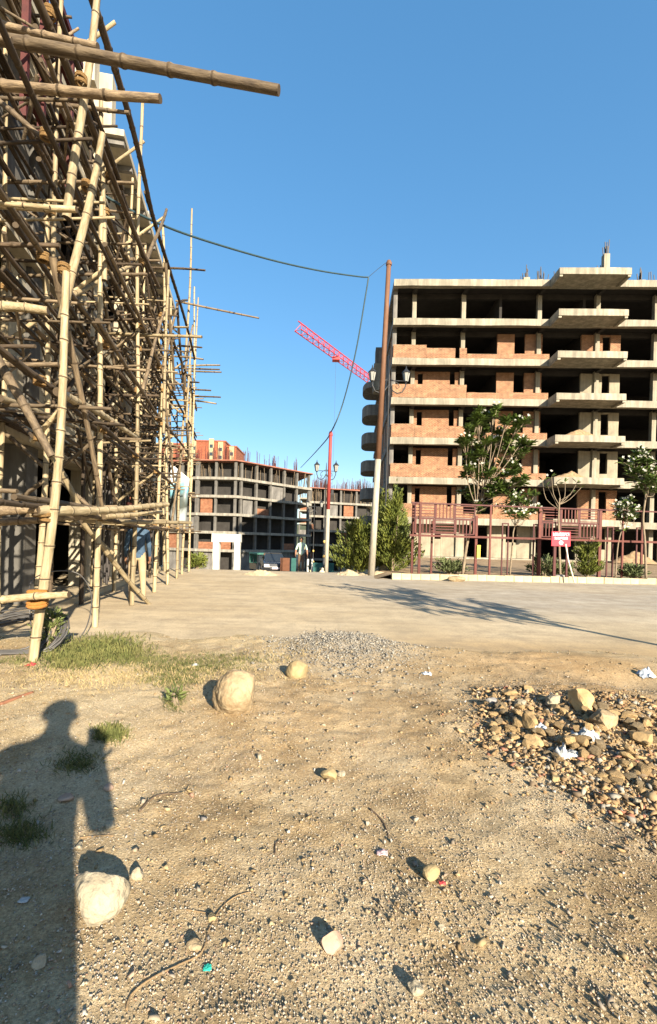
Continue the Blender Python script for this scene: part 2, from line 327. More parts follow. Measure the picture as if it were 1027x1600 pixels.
# soil bed behind the kerb
SOIL = mat('bed_soil', (0.27, 0.19, 0.11), 0.95, 0.4, 1.5, 0.8, 18)
bx = np.concatenate([np.arange(1.5, 3.5, 0.12), np.arange(3.5, 45, 0.45)]); by = np.concatenate([np.linspace(0, 3, 16), geo(3, 46, 40, 0.22)])
BX, BYo = np.meshgrid(bx, by); BY = kerb_y(np.minimum(BX, 14)) + 0.16 + BYo
BZ = terrain(BX, BY) + 0.17 * smooth01(1.5, 2.3, BX) + 0.10 * (fbm(BX, BY, 1.2, 4, 14) - 0.5) * smooth01(0, 1, BYo) - 0.02
nx, ny = len(bx), len(by); idx = (np.arange(ny - 1)[:, None] * nx + np.arange(nx - 1)[None]).ravel(); Fq = np.stack([idx, idx + 1, idx + 1 + nx, idx + nx], 1)
tag(inst('planting_bed', fast('planting_bed', np.stack([BX.ravel(), BY.ravel(), BZ.ravel()], 1), Fq, SOIL, True), Matrix()), kind='structure')
# kerb of cast blocks
KERBM = mat('kerb_lime_paint', (0.40, 0.34, 0.215), 0.85, 0.22, 5, 0.4, 30, rand=0.12)
kerb = empty('kerb', (KA.x, KA.y, 0), kind='structure')
kd = (KB - KA).normalized(); ka = math.atan2(kd.y, kd.x)
for i in range(46):
    p = KA + kd * (i * 0.335 + 0.02); hh = 0.205 + rnd.uniform(-0.012, 0.012)
    M = Matrix.Translation((p.x, p.y + rnd.uniform(-.012, .012), -0.02)) @ Matrix.Rotation(ka + rnd.uniform(-.02, .02), 4, 'Z') @ Matrix.Rotation(rnd.uniform(-.02, .02), 4, 'Y')
    cube('kerb_block', KERBM, (0, 0, 0), (0.322, 0.15, hh + 0.02), kerb, M, 0, 0.006)
# far hills and scrub ridge
HILL = mat('scrub_hill', (0.075, 0.085, 0.045), 0.95, 0.4, 0.02, 0.0)
hb = MB(); n = 90
hv = []; hf = []
for i in range(n + 1):
    a = math.radians(-75 + 150 * i / n); rr = 700
    hgt = 18 + 34 * (float(fbm(np.array([i * 1.0]), np.array([2.0]), 13, 4, 20)[0])) + 14 * math.exp(-((math.degrees(a) - 3.5) / 4.5) ** 2)
    for k, (dr, hz) in enumerate(((-160, -8), (-90, hgt * 0.35), (-30, hgt * 0.8), (30, hgt), (160, hgt * 0.3))):
        r2 = rr + dr + 30 * rnd.uniform(-1, 1) * (k > 0); hv.append((r2 * math.sin(a), r2 * math.cos(a), hz + rnd.uniform(-2, 2)))
for i in range(n):
    for k in range(4): b0 = i * 5 + k; hf.append([b0, b0 + 5, b0 + 6, b0 + 1])
tag(inst('hills', fast('hills', hv, hf, HILL, True), Matrix()), kind='structure')
# ---------------------------------------------------------------- the bare concrete block of flats on the right
PHI = 0.04
BM = Matrix.Translation((4.6, 36, 0)) @ Matrix.Rotation(-PHI, 4, 'Z')
def fx(px):
    q = (px - 518.9) / 720; return (q * 36 - 4.6) / (math.cos(PHI) + q * math.sin(PHI))
ZT = [0.25, 3.3, 6.4, 9.5, 12.6, 15.7, 18.8, 21.85]; TK = 0.52; WID = 31.0; DEP = 24.0
flats = empty('concrete_building', BM @ Vector((WID / 2, DEP / 2, 0)), 'unfinished seven storey concrete block with orange brick infill and projecting balconies behind the red fence', 'building')
def pt(name, m, a, c, seg=0, jit=0.0): return cube(name, m, a, c, flats, BM, seg, jit)
for i, z in enumerate(ZT):
    pt('floor_slab', CONC, (0, 0, z - TK), (WID, 0.4, z), 1.4, 0.018)                       # front fascia beam
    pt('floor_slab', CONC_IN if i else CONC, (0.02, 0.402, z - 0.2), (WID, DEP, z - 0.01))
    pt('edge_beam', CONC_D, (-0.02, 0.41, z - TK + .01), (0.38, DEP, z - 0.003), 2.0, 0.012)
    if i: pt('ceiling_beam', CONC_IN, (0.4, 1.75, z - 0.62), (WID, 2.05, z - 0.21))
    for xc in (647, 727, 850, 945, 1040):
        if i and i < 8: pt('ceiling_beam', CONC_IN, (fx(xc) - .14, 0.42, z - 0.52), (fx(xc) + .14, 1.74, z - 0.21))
cols = [fx(p) for p in (647, 727, 850, 945, 1040, 1120)]
for i in range(7):
    z0, z1 = ZT[i], ZT[i + 1] - TK
    for x in cols: pt('column', CONC, (x - 0.16, 1.3, z0), (x + 0.16, 1.68, z1 + 0.02 + (0.1 if i else 0)), 0.8, 0.008)
    for y in (0.75, 6, 11, 16, 21): pt('column', CONC_D, (0.05, y, z0), (0.36, y + 0.5, z1))  # gable columns, beams and balconies coloured darker to stand for their shade
    for y in (6.5, 12):
        for x in cols[::2]: pt('column', CONC_IN, (x - .2, y, z0), (x + .2, y + .3, z1 + .3))
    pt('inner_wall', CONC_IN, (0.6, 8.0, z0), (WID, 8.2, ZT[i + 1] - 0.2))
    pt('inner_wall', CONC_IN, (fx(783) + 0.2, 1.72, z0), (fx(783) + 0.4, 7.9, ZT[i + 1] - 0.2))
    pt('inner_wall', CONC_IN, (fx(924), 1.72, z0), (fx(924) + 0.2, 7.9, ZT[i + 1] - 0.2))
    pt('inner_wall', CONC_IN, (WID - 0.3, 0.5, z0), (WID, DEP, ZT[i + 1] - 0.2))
    if i < 6:   # shaded gable: blank panels between its columns with gaps
        for k, (y0, y1) in enumerate(((1.6, 3.4), (4.3, 6), (6.5, 8.6), (9.6, 11), (11.5, 13.0), (16.5, 18), (19.3, 21), (21.5, 23.8))):
            if (k * 3 + i) % 7: pt('wall_panel', BRICK if (k + i) % 3 else CONC_D, (0.12, y0, z0), (0.3, y1, z1 - 0.02))
    else:
        pt('wall_panel', CONC_D, (0.12, 11.5, z0), (0.3, 14, z1))
YW0, YW1 = 1.5, 1.7
for i in range(1, 6):
    z0 = ZT[i]; z1 = ZT[i + 1] - TK; H_ = z1 - z0; top = i == 5
    def panel(a, c, f0, f1, m=BRICK, name='brick_panel'): pt(name, m, (fx(a), YW0 + rnd.uniform(0, .015), z0 + H_ * f0), (fx(c), YW1, z0 + H_ * f1), 0.6, 0.014)
    if not top:
        panel(651, 656, 0, 1); panel(656, 664, 0, .48); panel(664.2, 708, 0, 1); panel(708.2, 716, 0, .24); panel(716.2, 724, 0, 1); panel(656, 664, .94, 1)
    panel(784, 812, 0, 1); panel(812.2, 829, 0, .28); panel(829.2, 847, 0, 1); panel(853, 857, 0, 1)
    m = PLAST if i in (2, 3, 4) else BRICK; nm = 'plaster_panel' if m is PLAST else 'brick_panel'
    panel(921, 942, 0, 1, m, nm); panel(948, 955.5, 0, 1, m, nm); panel(955.8, 968, 0, .30, m, nm); panel(968.2, 985, 0, 1, m, nm); panel(955.8, 968, .95, 1, m, nm)
    panel(1056, 1092, 0, 1, m, nm)
    # parapets along the slab edge
    if top:
        segs = [(612.5, 664, 1.02), (664.2, 709, .78), (716, 727, .8), (727.2, 786, .36), (786.2, 856, .40)]
    else:
        segs = [(612.5, 648, 1.05), (648.2, 728, .95 + rnd.uniform(-.1, .1)), (728.2, 790, .38 + rnd.uniform(-.06, .1)), (790.2, 856, .55 + rnd.uniform(-.1, .1))]
    for a, c, h in segs: pt('parapet', BRICK, (fx(a), 0.01, z0), (fx(c), 0.22, z0 + h), 0.5, 0.014)
    pt('parapet', BRICK, (0.02, 0.22, z0), (0.2, 3.2, z0 + 1.0), 0.5, 0.01)
for i in range(1, 8):   # projecting balconies
    z = ZT[i]; a, c = fx(858) - 0.15, fx(975) - 0.75
    if i == 7: c += 0.15
    pt('balcony_slab', CONC, (a, -1.55, z - 0.47), (c, -0.004, z + 0.015), 1.2, 0.014)
    for x in (a + .02, c - .24): pt('balcony_beam', CONC, (x, -1.5, z - 0.62), (x + .22, -0.01, z - 0.472))
# rubble mounds left on two balconies
def mound_mesh(w, d, h, seed, mats):
    n = 18; X, Y = np.meshgrid(np.linspace(-w, w, n * 2), np.linspace(-d, d, n)); r = np.sqrt((X / w) ** 2 + (Y / d) ** 2)
    Z = h * np.clip(1 - r, 0, 1) * (0.6 + 0.9 * fbm(X + seed, Y, w * .35, 3, seed)) + 0.05 * (NR.rand(*X.shape) - .5) * (r < 1) - 0.01
    nx, ny = n * 2, n; idx = (np.arange(ny - 1)[:, None] * nx + np.arange(nx - 1)[None]).ravel()
    return fast('rubble_mound', np.stack([X.ravel(), Y.ravel(), Z.ravel()], 1), np.stack([idx, idx + 1, idx + 1 + nx, idx + nx], 1), mats)
SPOIL = mat('brick_spoil', (0.27, 0.18, 0.10), 0.95, 0.45, 6, 0.8, 20)
for k, (px, zi, ww) in enumerate(((905, 3, 1.7), (893, 2, 1.5))):
    o = inst('rubble_mound', mound_mesh(ww, 0.55, 0.55, 3 + k, SPOIL), BM @ Matrix.Translation((fx(px) - .35, -0.75, ZT[zi] + 0.02)))
    tag(o, ('low mound of brick spoil on the third balcony up', 'low mound of brick spoil on the second balcony up')[k], 'rubble')
o = inst('rubble_mound', mound_mesh(1.7, 0.9, 1.0, 9, SPOIL), BM @ Matrix.Translation((fx(985), -0.9, 0.2))); tag(o, 'heap of broken red bricks on the plinth beside the ground floor opening', 'rubble')
# ground floor: plastered, with openings
z0, z1 = ZT[0], ZT[1] - TK
for a, c, f0, f1 in ((612, 650, 0, .55), (650.2, 660, 0, .62), (650.2, 660, .8, 1), (660.2, 690, 0, 1), (690.2, 700, 0, .55), (690.2, 700, .72, 1), (700.2, 742, 0, 1), (776, 806, 0, 1), (806.2, 824, 0, .5), (824.2, 851, 0, 1), (920, 952, 0, 1), (952.2, 968, 0, .35), (968.2, 978, 0, 1), (1055, 1100, 0, 1)):
    pt('plaster_panel', PLAST, (fx(a), YW0, z0 + (z1 - z0) * f0), (fx(c), YW1, z0 + (z1 - z0) * f1), 0.8, 0.01)
pt('plinth', CONC_D, (0.05, 0.42, -0.3), (WID, 0.7, ZT[0] - TK))
# rounded balconies on the shaded gable
for i in range(1, 7):
    z = ZT[i]; b = MB(); yc, r = 17.6, 1.95; poly = [(0.0, yc + r * 1.25)] + [(-1.0 - 0.8 * math.cos(t), yc + r * 1.2 * math.sin(t)) for t in [math.pi / 2 - math.pi * k / 12 for k in range(13)]] + [(0.0, yc - r * 1.25)]
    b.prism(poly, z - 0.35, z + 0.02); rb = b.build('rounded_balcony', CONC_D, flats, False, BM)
    b = MB(); inn = [(x * 0.93, yc + (y - yc) * 0.94) for x, y in poly]
    zt = z + (0.85 if i < 6 else 0.3)
    for k in range(len(poly) - 1):
        A, B_, C, D = poly[k], poly[k + 1], inn[k + 1], inn[k]; b.prism([A, B_, C, D], z + 0.02, zt)
    b.build('balcony_parapet', CONC_D, rb, False, BM)
pt('stair_box', CONC, (-0.9, 10.5, ZT[5] + .9), (-0.05, 12.0, ZT[6] + .5))
pt('stair_box', CONC_D, (-0.75, 10.7, ZT[6] + .51), (-0.05, 12.0, ZT[6] + 2.2))
# roof: stub columns and starter bars
for px, yy, h, ww in ((926, -1.0, 1.4, .26), (815, .3, .35, .3), (838, .4, .25, .3), (1000, .5, .3, .3)):
    x = fx(px) + .3; pt('column_stub', CONC, (x - ww, yy, ZT[7]), (x + ww * .6, yy + .4, ZT[7] + h))
    b = MB()
    for k in range(7):
        q = Vector((x + rnd.uniform(-ww, ww * .6), yy + rnd.uniform(0, .4), ZT[7] + h - .1)); b.tube([q, q + Vector((rnd.uniform(-.12, .12), 0, rnd.uniform(.5, 1.3)))], 0.035, 4)
    for k in range(4):
        q = Vector((x + rnd.uniform(-1.6, 1.2), yy + rnd.uniform(0, .4), ZT[7])); b.tube([q, q + Vector((rnd.uniform(-.1, .1), 0, rnd.uniform(.4, 1.1)))], 0.03, 4)
    b.build('starter_bars', DSTEEL, flats, False, BM)['kind'] = 'stuff'
# ---------------------------------------------------------------- frames further off
FORM = mat('red_formwork_ply', (0.24, 0.10, 0.065), 0.8, 0.3, 1.0)
BRICKF = brick_mat('far_brick', (0.20, 0.075, 0.035), (0.25, 0.11, 0.055), (0.21, 0.12, 0.07), 0.5, 0.2)
CONC_DD = mat('dark_grey_concrete', (0.13, 0.122, 0.108), .9, .25, .9, stain=.3)  # concrete darkened so its colour carries the shade on the columns
SLABG = mat('weathered_slab_edge', (0.25, 0.23, 0.19), .9, .25, .9, stain=.3)
def frame_building(name, poly, zs, label, z_ground, faces, seed, propm=BAM_W, colstep=3.0, colm=CONC_DD, slabm=SLABG, deck=True, infill=0.35):
    r = random.Random(seed); cx = sum(p[0] for p in poly) / len(poly); cy = sum(p[1] for p in poly) / len(poly)
    root = empty(name, (cx, cy, z_ground), label, 'building')
    shrink = lambda d: [(cx + (x - cx) * (1 - d), cy + (y - cy) * (1 - d)) for x, y in poly]
    for z in zs: b = MB(); b.prism(poly, z - 0.45, z); b.build('floor_slab', slabm, root)
    if deck:
        b = MB(); b.prism(shrink(-0.012), zs[-1] + 2.75, zs[-1] + 2.95); b.build('formwork_deck', FORM, root)
    b = MB(); b.prism(shrink(0.2), z_ground, zs[-1] + (2.7 if deck else -.5)); b.build('core', CONC_IN, root)  # dark block filling the storeys, stands in for their shaded interior
    for (i, j) in faces:
        A, B_ = Vector((*poly[i], 0)), Vector((*poly[j], 0)); d = B_ - A; n = max(2, int(d.length / colstep)); inn = Vector((cx, cy, 0)) - (A + B_) / 2; inn.normalize()
        ang = math.atan2(d.y, d.x)
        levels = [z_ground] + list(zs)
        for li in range(len(levels) - (0 if deck else 1)):
            zb = levels[li]; zt = (levels[li + 1] - 0.45) if li + 1 < len(levels) else zb + 2.75
            for k in range(n + 1):
                p = A + d * (k / n) * 0.985 + inn * 0.55
                cube('column', colm, (-0.22, -0.22, 0), (0.22, 0.22, zt - zb), root, Matrix.Translation((p.x, p.y, zb)) @ Matrix.Rotation(ang, 4, 'Z'))
                if k < n and li + 1 < len(levels) and r.random() < infill:
                    q = p + d / n * 0.5 + inn * 0.15; ww = d.length / n * 0.5 * r.choice((1, .6, .8)); hh = (zt - zb) * r.choice((1, 1, .45))
                    cube('infill_panel', r.choice((BRICKF, BRICKF, CONC_D)), (-ww, -0.1, 0), (ww, 0.1, hh), root, Matrix.Translation((q.x, q.y, zb)) @ Matrix.Rotation(ang, 4, 'Z'))
        if deck:
            b = MB()
            for k in range(int(d.length / 0.34)):
                p = A + d * r.random() + inn * r.uniform(0.2, 4); b.tube([p + Vector((0, 0, zs[-1])), p + Vector((r.uniform(-.35, .35), r.uniform(-.2, .2), zs[-1] + 2.8))], 0.05, 5)
            b.build('shuttering_props', propm, root)['kind'] = 'stuff'
    b = MB(); zt = zs[-1] + (2.95 if deck else 0)
    for k in range(46):
        i, j = r.choice(faces); A, B_ = Vector((*poly[i], 0)), Vector((*poly[j], 0)); p = A + (B_ - A) * r.random(); c = Vector((cx, cy, 0)); p = p + (c - p) * r.uniform(.03, .3)
        for q in range(4): o_ = Vector((r.uniform(-.25, .25), r.uniform(-.25, .25), 0)); b.tube([p + o_ + Vector((0, 0, zt)), p + o_ * 1.3 + Vector((0, 0, zt + r.uniform(.6, 2.9)))], 0.045, 4)
    b.build('starter_bars', MAROON, root)['kind'] = 'stuff'
    return root
frame_building('concrete_frame_building', [(-36, 84.5), (-23, 79.2), (-16.1, 78.6), (-14.9, 79.6), (-3.6, 92.3), (-10, 112), (-34, 104)], [-0.7, 2.4, 5.5, 8.6, 11.7],
               'grey five storey concrete frame with props under its red formwork deck, beyond the road crest', -5.2, [(0, 1), (1, 2), (3, 4)], 4)
frame_building('concrete_frame_building', [(-4.6, 98.5), (9.5, 103), (12, 116), (-2, 118)], [-2.6, .5, 3.6, 6.7, 9.7],
               'smaller grey concrete frame seen between the red and white pole and the big block', -5.2, [(0, 1), (3, 0)], 9)
frame_building('concrete_frame_building', [(-9, 140), (16, 140), (16, 155), (-9, 155)], [3, 6.5, 10.5, 14.2],
               'distant orange brick frame with shuttering showing above the smaller concrete frame', -5.3, [(0, 1)], 12, infill=0.9, slabm=CONC)
# distant red brick towers
apt = empty('brick_tower_block', (-48, 160, -5.3), 'distant red brick housing block with cream window strips behind the scaffold', 'building')
CREAMF = mat('far_cream', (0.33, 0.265, 0.15), 0.9, 0.1, 0.5); WIN = mat('dark_window_glass', (0.03, 0.04, 0.05), 0.15, 0.2, 2, spec=0.5)
for x0, x1, y0, zt in ((-66, -55, 150, 31), (-55.0, -44.6, 151.5, 31.5), (-44.4, -34.2, 149, 32.2), (-34.0, -31.0, 151, 31)):
    cube('wall', BRICK_R, (x0, y0, -5.3), (x1, y0 + 14, zt), apt)
    cube('roof_parapet', BRICK_R, (x0 - .2, y0 - .2, zt + .003), (x1 + .2, y0 + 14, zt + .5), apt)
for xc, y0, zt in ((-62.5, 150, 31.6), (-57, 150, 31.6), (-52.6, 151.5, 32.2), (-47.4, 151.5, 32.2), (-44.3, 149, 32.4), (-38.6, 149, 33.2), (-35.6, 148.9, 32.2), (-32.4, 150.9, 31.2)):
    st = cube('window_strip', CREAMF, (xc - .8, y0 - 0.45, -5.3), (xc + .8, y0 - 0.003, zt), apt)
    for k in range(9):
        z = zt - 3.0 - k * 2.55; cube('window', WIN, (xc - .5, y0 - 0.5, z), (xc + .5, y0 - 0.453, z + 1.1), apt)
# tower crane
CRED = mat('crane_red', (0.40, 0.04, 0.045), 0.5, 0.15, 3)
J0, J1 = P(466, 516, 87), P(556, 583, 107.5); J1.z = J0.z
cd = (J1 - J0).normalized(); JB = J0 + cd * 46; cz = J0.z; sidev = cd.cross(Vector((0, 0, 1)))
crane = empty('tower_crane', (JB.x, JB.y, -5), 'red lattice tower crane jib reaching out from behind the concrete block', 'crane')
b = MB(); W2, HH = 0.75, 1.7
for i in range(22):
    p0 = J0 + cd * i * 2.1; p1 = J0 + cd * (i + 1) * 2.1
    a0, a1, c0, c1 = p0 + sidev * W2, p1 + sidev * W2, p0 - sidev * W2, p1 - sidev * W2; t0, t1 = p0 + Vector((0, 0, HH)), p1 + Vector((0, 0, HH)); tm = (t0 + t1) / 2
    for q0, q1, r in ((a0, a1, .11), (c0, c1, .11), (t0, t1, .12), (a0, tm, .06), (tm, a1, .06), (c0, tm, .06), (tm, c1, .06), (a0, c0, .06), (a0, c1, .05)): b.tube([q0, q1], r, 5)
b.build('jib', CRED, crane)
b = MB()
for s1 in (-1, 1):
    for s2 in (-1, 1): b.tube([JB + Vector((s1, s2, -cz - 5)), JB + Vector((s1, s2, 6))], 0.12, 5)
for k in range(26):
    z = -5 + k * 2; q = JB - Vector((0, 0, cz))
    for s1, s2, s3, s4 in ((-1, -1, 1, -1), (1, -1, 1, 1), (1, 1, -1, 1), (-1, 1, -1, -1)): b.tube([q + Vector((s1, s2, z)), q + Vector((s3, s4, z + 2))], .06, 4)
b.build('mast', CRED, crane)
b = MB(); tp = J0 + cd * 14.5; b.box(tp - Vector((.8, .8, .7)), tp + Vector((.8, .8, 0))); tr = b.build('trolley', CRED, crane)
b = MB(); b.tube([tp - Vector((0, 0, .6)), tp - Vector((0, 0, cz - 12))], 0.03, 4); b.box(tp - Vector((.25, .25, cz - 11.2)), tp - Vector((-.25, -.25, cz - 12.2))); b.build('hoist_rope', BLACKIRON, tr)
# ---------------------------------------------------------------- the building behind the scaffold on the left
def fac_x(Z): return -3.50 - 0.187 * Z
LD = Vector((-0.187, 1, 0)).normalized(); LA = math.atan2(LD.y, LD.x)
LM = Matrix.Translation((fac_x(5.0), 5.0, 0)) @ Matrix.Rotation(LA, 4, 'Z')    # local x runs away along the facade, local y goes into the house
house = empty('rendered_building', LM @ Vector((6, 3, 0)), 'cream rendered building under construction wrapped in the bamboo scaffold', 'building')
def lp(name, m, a, c, seg=0, jit=0.0, parent=None): return cube(name, m, a, c, parent or house, LM, seg, jit)
LZ = [0.0, 2.95, 5.8, 8.5, 10.3]; X0, X1 = 0.6, 13.4
for i, z in enumerate(LZ[1:]):
    top = i == 3
    if top:
        lp('roof_slab', CREAM, (X0, -0.12, 9.2), (3.9, 6.5, 9.45), 1.5, .01); X0 = 4.0
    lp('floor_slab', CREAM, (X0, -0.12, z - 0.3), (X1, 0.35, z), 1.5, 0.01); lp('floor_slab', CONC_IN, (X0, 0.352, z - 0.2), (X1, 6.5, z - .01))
    if top:
        lp('eave', CREAM, (5.2, -0.62, z - 0.2), (X1 + .2, -0.123, z - .05), 1.2, .008)
        for k in range(11): lp('eave_joist', CONC_D, (5.3 + k * 0.75, -0.6, z - 0.32), (5.3 + k * 0.75 + .1, -0.123, z - 0.203))
X0 = 0.6
lp('floor_plinth', mat('dusty_plinth', (.42, .34, .22), .95, .25, 1.5, .4, 20), (X0, -0.5, -0.1), (X1, 6.5, 0.10))
for i in range(4):
    z0, z1 = (LZ[i] if i else 0.1), LZ[i + 1] - 0.3
    if i == 3: X0 = 4.0
    for k, x in enumerate((-3.6, 0.8, 2.6, 5.6, 8.6, 11.2, 13.1)):
        lp('column', CREAM if x > 5 else CONC_DD, (x - .2, -0.02, z0), (x + .2, 0.35, z1), 0.8, 0.006)  # near columns coloured darker in place of shade behind the scaffold
        if x < 0 or (i == 3 and x < 4): continue
        xn = (0.8, 2.6, 5.6, 8.6, 11.2, 13.1, 13.4)[k]
        if k < 6 and not (i == 0 and k < 3):
            w_ = xn - x - .4; a = x + .2
            if (k + i) % 3 == 0: lp('wall_panel', CREAM if x > 2 else CONC_D, (a, 0.06, z0), (a + w_, 0.22, z1))  # nearest panels likewise carry shade in a darker colour
            else:
                lp('wall_panel', CREAM if (k + i) % 2 else PLAST, (a, 0.06, z0), (a + w_ * .36, 0.22, z1)); lp('wall_panel', CREAM, (a + w_ * .362, 0.06, z0), (a + w_ * .82, 0.22, z0 + .9 * ((k + i) % 2)))
                lp('wall_panel', CREAM, (a + w_ * .822, 0.06, z0), (a + w_, 0.22, z1))
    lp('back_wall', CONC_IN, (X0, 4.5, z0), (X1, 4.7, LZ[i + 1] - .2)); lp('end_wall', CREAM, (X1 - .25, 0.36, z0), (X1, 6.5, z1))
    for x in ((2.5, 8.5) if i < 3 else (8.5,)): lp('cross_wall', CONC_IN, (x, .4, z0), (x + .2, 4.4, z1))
X0 = 0.6
for x, h in ((4.2, .7), (5.4, 1.3), (7.0, .9), (9.5, 1.1), (11.5, .7)): lp('roof_stub', CREAM, (x, -0.3, 10.303), (x + .3, 0.1, 10.3 + h))
# dark roller shutter with its slats, set back in the shaded ground floor
SHUT = mat('dark_shutter_paint', (0.06, 0.066, 0.072), 0.55, 0.3, 4)
for k in range(17): lp('shutter_slat', SHUT, (0.7, 1.3 + 0.03 * (k % 2), 0.12 + k * 0.165), (5.2, 1.36 + 0.03 * (k % 2), 0.12 + k * 0.165 + 0.135))
# steel props and a red rail under the first floor
for k in range(26):
    x = 5.0 + k * 0.34 + rnd.uniform(-.1, .1); y = rnd.uniform(-0.45, -0.2); b = MB(); b.tube([(x, y, 0.1), (x + rnd.uniform(-.05, .05), y, 2.62 if k % 3 else 4.6)], 0.028, 6); b.build('steel_prop', DSTEEL, house, False, LM)
lp('red_rail', RUSTPAINT, (6.5, -0.62, 2.0), (13.0, -0.56, 2.08)); lp('red_rail', RUSTPAINT, (6.5, -0.62, 1.55), (13.0, -0.56, 1.6))
# maroon steel window frame on the upper wall
mf = empty('steel_grille', LM @ Vector((1.2, -.5, 8.85)), 'maroon steel grille fixed high on the wall behind the scaffold', 'grille')
for x in (0.7, 1.2, 1.7, 2.2): cube('frame_upright', MAROON, (x, -0.62, 6.5), (x + .07, -0.54, 8.9), mf, LM)
for z in (6.7, 7.4, 8.1, 8.8): cube('frame_rail', MAROON, (0.6, -0.70, z), (2.4, -0.62, z + .09), mf, LM)
# ---------------------------------------------------------------- bamboo scaffold
def bamboo_mesh(L, seed, m, n=9):
    r = random.Random(seed); b = MB(); pts = []; rad = []; z = 0.0; R = 1.0
    ph = r.uniform(0, 6); amp = 0.012 * L
    knots = [0.0]
    while knots[-1] < L - 0.2: knots.append(knots[-1] + r.uniform(.24, .42))
    knots[-1] = L
    ctr = lambda t: Vector((amp * 0.55 * (math.sin(ph + t / L * 4.2) - math.sin(ph)) / .035, amp * 0.45 * (math.sin(ph * 2 + t / L * 5.1) - math.sin(ph * 2)) / .035, t / L))
    for i in range(len(knots)):
        t = knots[i]; tp = 1.1 - 0.28 * t / L
        if 0 < i < len(knots) - 1:
            for dt, f in ((-.03, 1.0), (-.008, 1.16), (.008, 1.16), (.03, 1.0)): pts.append(ctr(t + dt)); rad.append(tp * f)
        else: pts.append(ctr(t)); rad.append(tp)
    for p, q in zip(pts, rad):
        for k in range(n): a = 6.28319 * k / n; b.v.append(p + Vector((q * math.cos(a), q * math.sin(a), 0)))
    for i in range(len(pts) - 1):
        for k in range(n): a = i * n + k; c = i * n + (k + 1) % n; b.f.append([a, c, c + n, a + n])
    e = (len(pts) - 1) * n; b.f.append([k for k in range(n)][::-1]); b.f.append([e + k for k in range(n)]); b.mi = [0] * len(b.f); b.mi[-1] = b.mi[-2] = 1  # end caps painted dark for the shade of a hollow cane
    for i in range(len(pts) - 1):
        if rad[i] / (1.1 - .28 * pts[i].z) > 1.1 and rad[i + 1] / (1.1 - .28 * pts[i + 1].z) > 1.1:
            for k in range(n): b.mi[i * n + k] = 1
    me = b.mesh('bamboo', [m, NODE_HOLLOW], True)
    for p in list(me.polygons)[-2:]: p.use_smooth = False
    return me
BV = {}
for m in (BAM_P, BAM_W, BAM_D):
    for L in (1.2, 2.5, 4.5, 7.0): BV[(m.name, L)] = [bamboo_mesh(L, int(L * 10) + k + len(m.name), m, 10 if m is not BAM_D else 7) for k in range(3)]
O0 = Vector((-2.76, 4.34, 0))
scaf = empty('bamboo_scaffold', (O0.x - .5, 9, 0), 'towering bamboo pole scaffold lashed together along the left building', 'scaffold')
JOINTS = []
def pole(name, p, q, r=0.036, m=None):
    m = m or rnd.choice((BAM_P, BAM_W, BAM_W, BAM_D)); p = Vector(p); q = Vector(q); L = (q - p).length
    key = min((1.2, 2.5, 4.5, 7.0), key=lambda t: abs(t - L)); me = rnd.choice(BV[(m.name, key)])
    S = along(p, q, r) @ Matrix.Rotation(rnd.uniform(0, 6.28), 4, 'Z'); return inst(name, me, S, scaf)
def ox(Z, off=0.0): return -2.76 - 0.187 * (Z - 4.34) - off
ST = [2.35, 4.34, 6.3, 8.25, 10.2, 12.0, 13.8, 15.4, 17.0]; OFF = [0.0, 0.86, 1.42]
LV = [1.48, 2.68, 3.85, 5.0, 6.15, 7.3, 8.4]
jit = lambda a: rnd.uniform(-a, a)
topz = {}
for i, Z in enumerate(ST):
    for j, off in enumerate(OFF):
        T = (7.4 + jit(.5) + (1.3 if i == 3 else 0)) if j == 0 else 8.9 + jit(.4)
        if (i, j) == (1, 0): continue          # the near corner pole is placed below
        x = ox(Z, off) + jit(.05); y = Z + jit(.08); s = 5.2 + jit(.9); lean = jit(.18); ly = jit(.15)
        m = BAM_P if j == 0 else rnd.choice((BAM_P, BAM_W, BAM_D))
        if (i, j) == (3, 0): x, y, lean, m = ox(Z), Z, -.05, BAM_P
        zb = float(terrain(np.array([x]), np.array([y]))[0])
        pole('standard_pole', (x, y, zb), (x + lean * .5, y + ly * .5, s), 0.036, m); pole('standard_pole', (x + lean * .5 + .06, y + ly * .5 - .03, s - 1.1), (x + lean, y + ly, T), 0.031, m)
        JOINTS.append((Vector((x + lean * .45 + .03, y, s - .9)), 0.06)); JOINTS.append((Vector((x + lean * .5 + .03, y, s - .15)), 0.06))
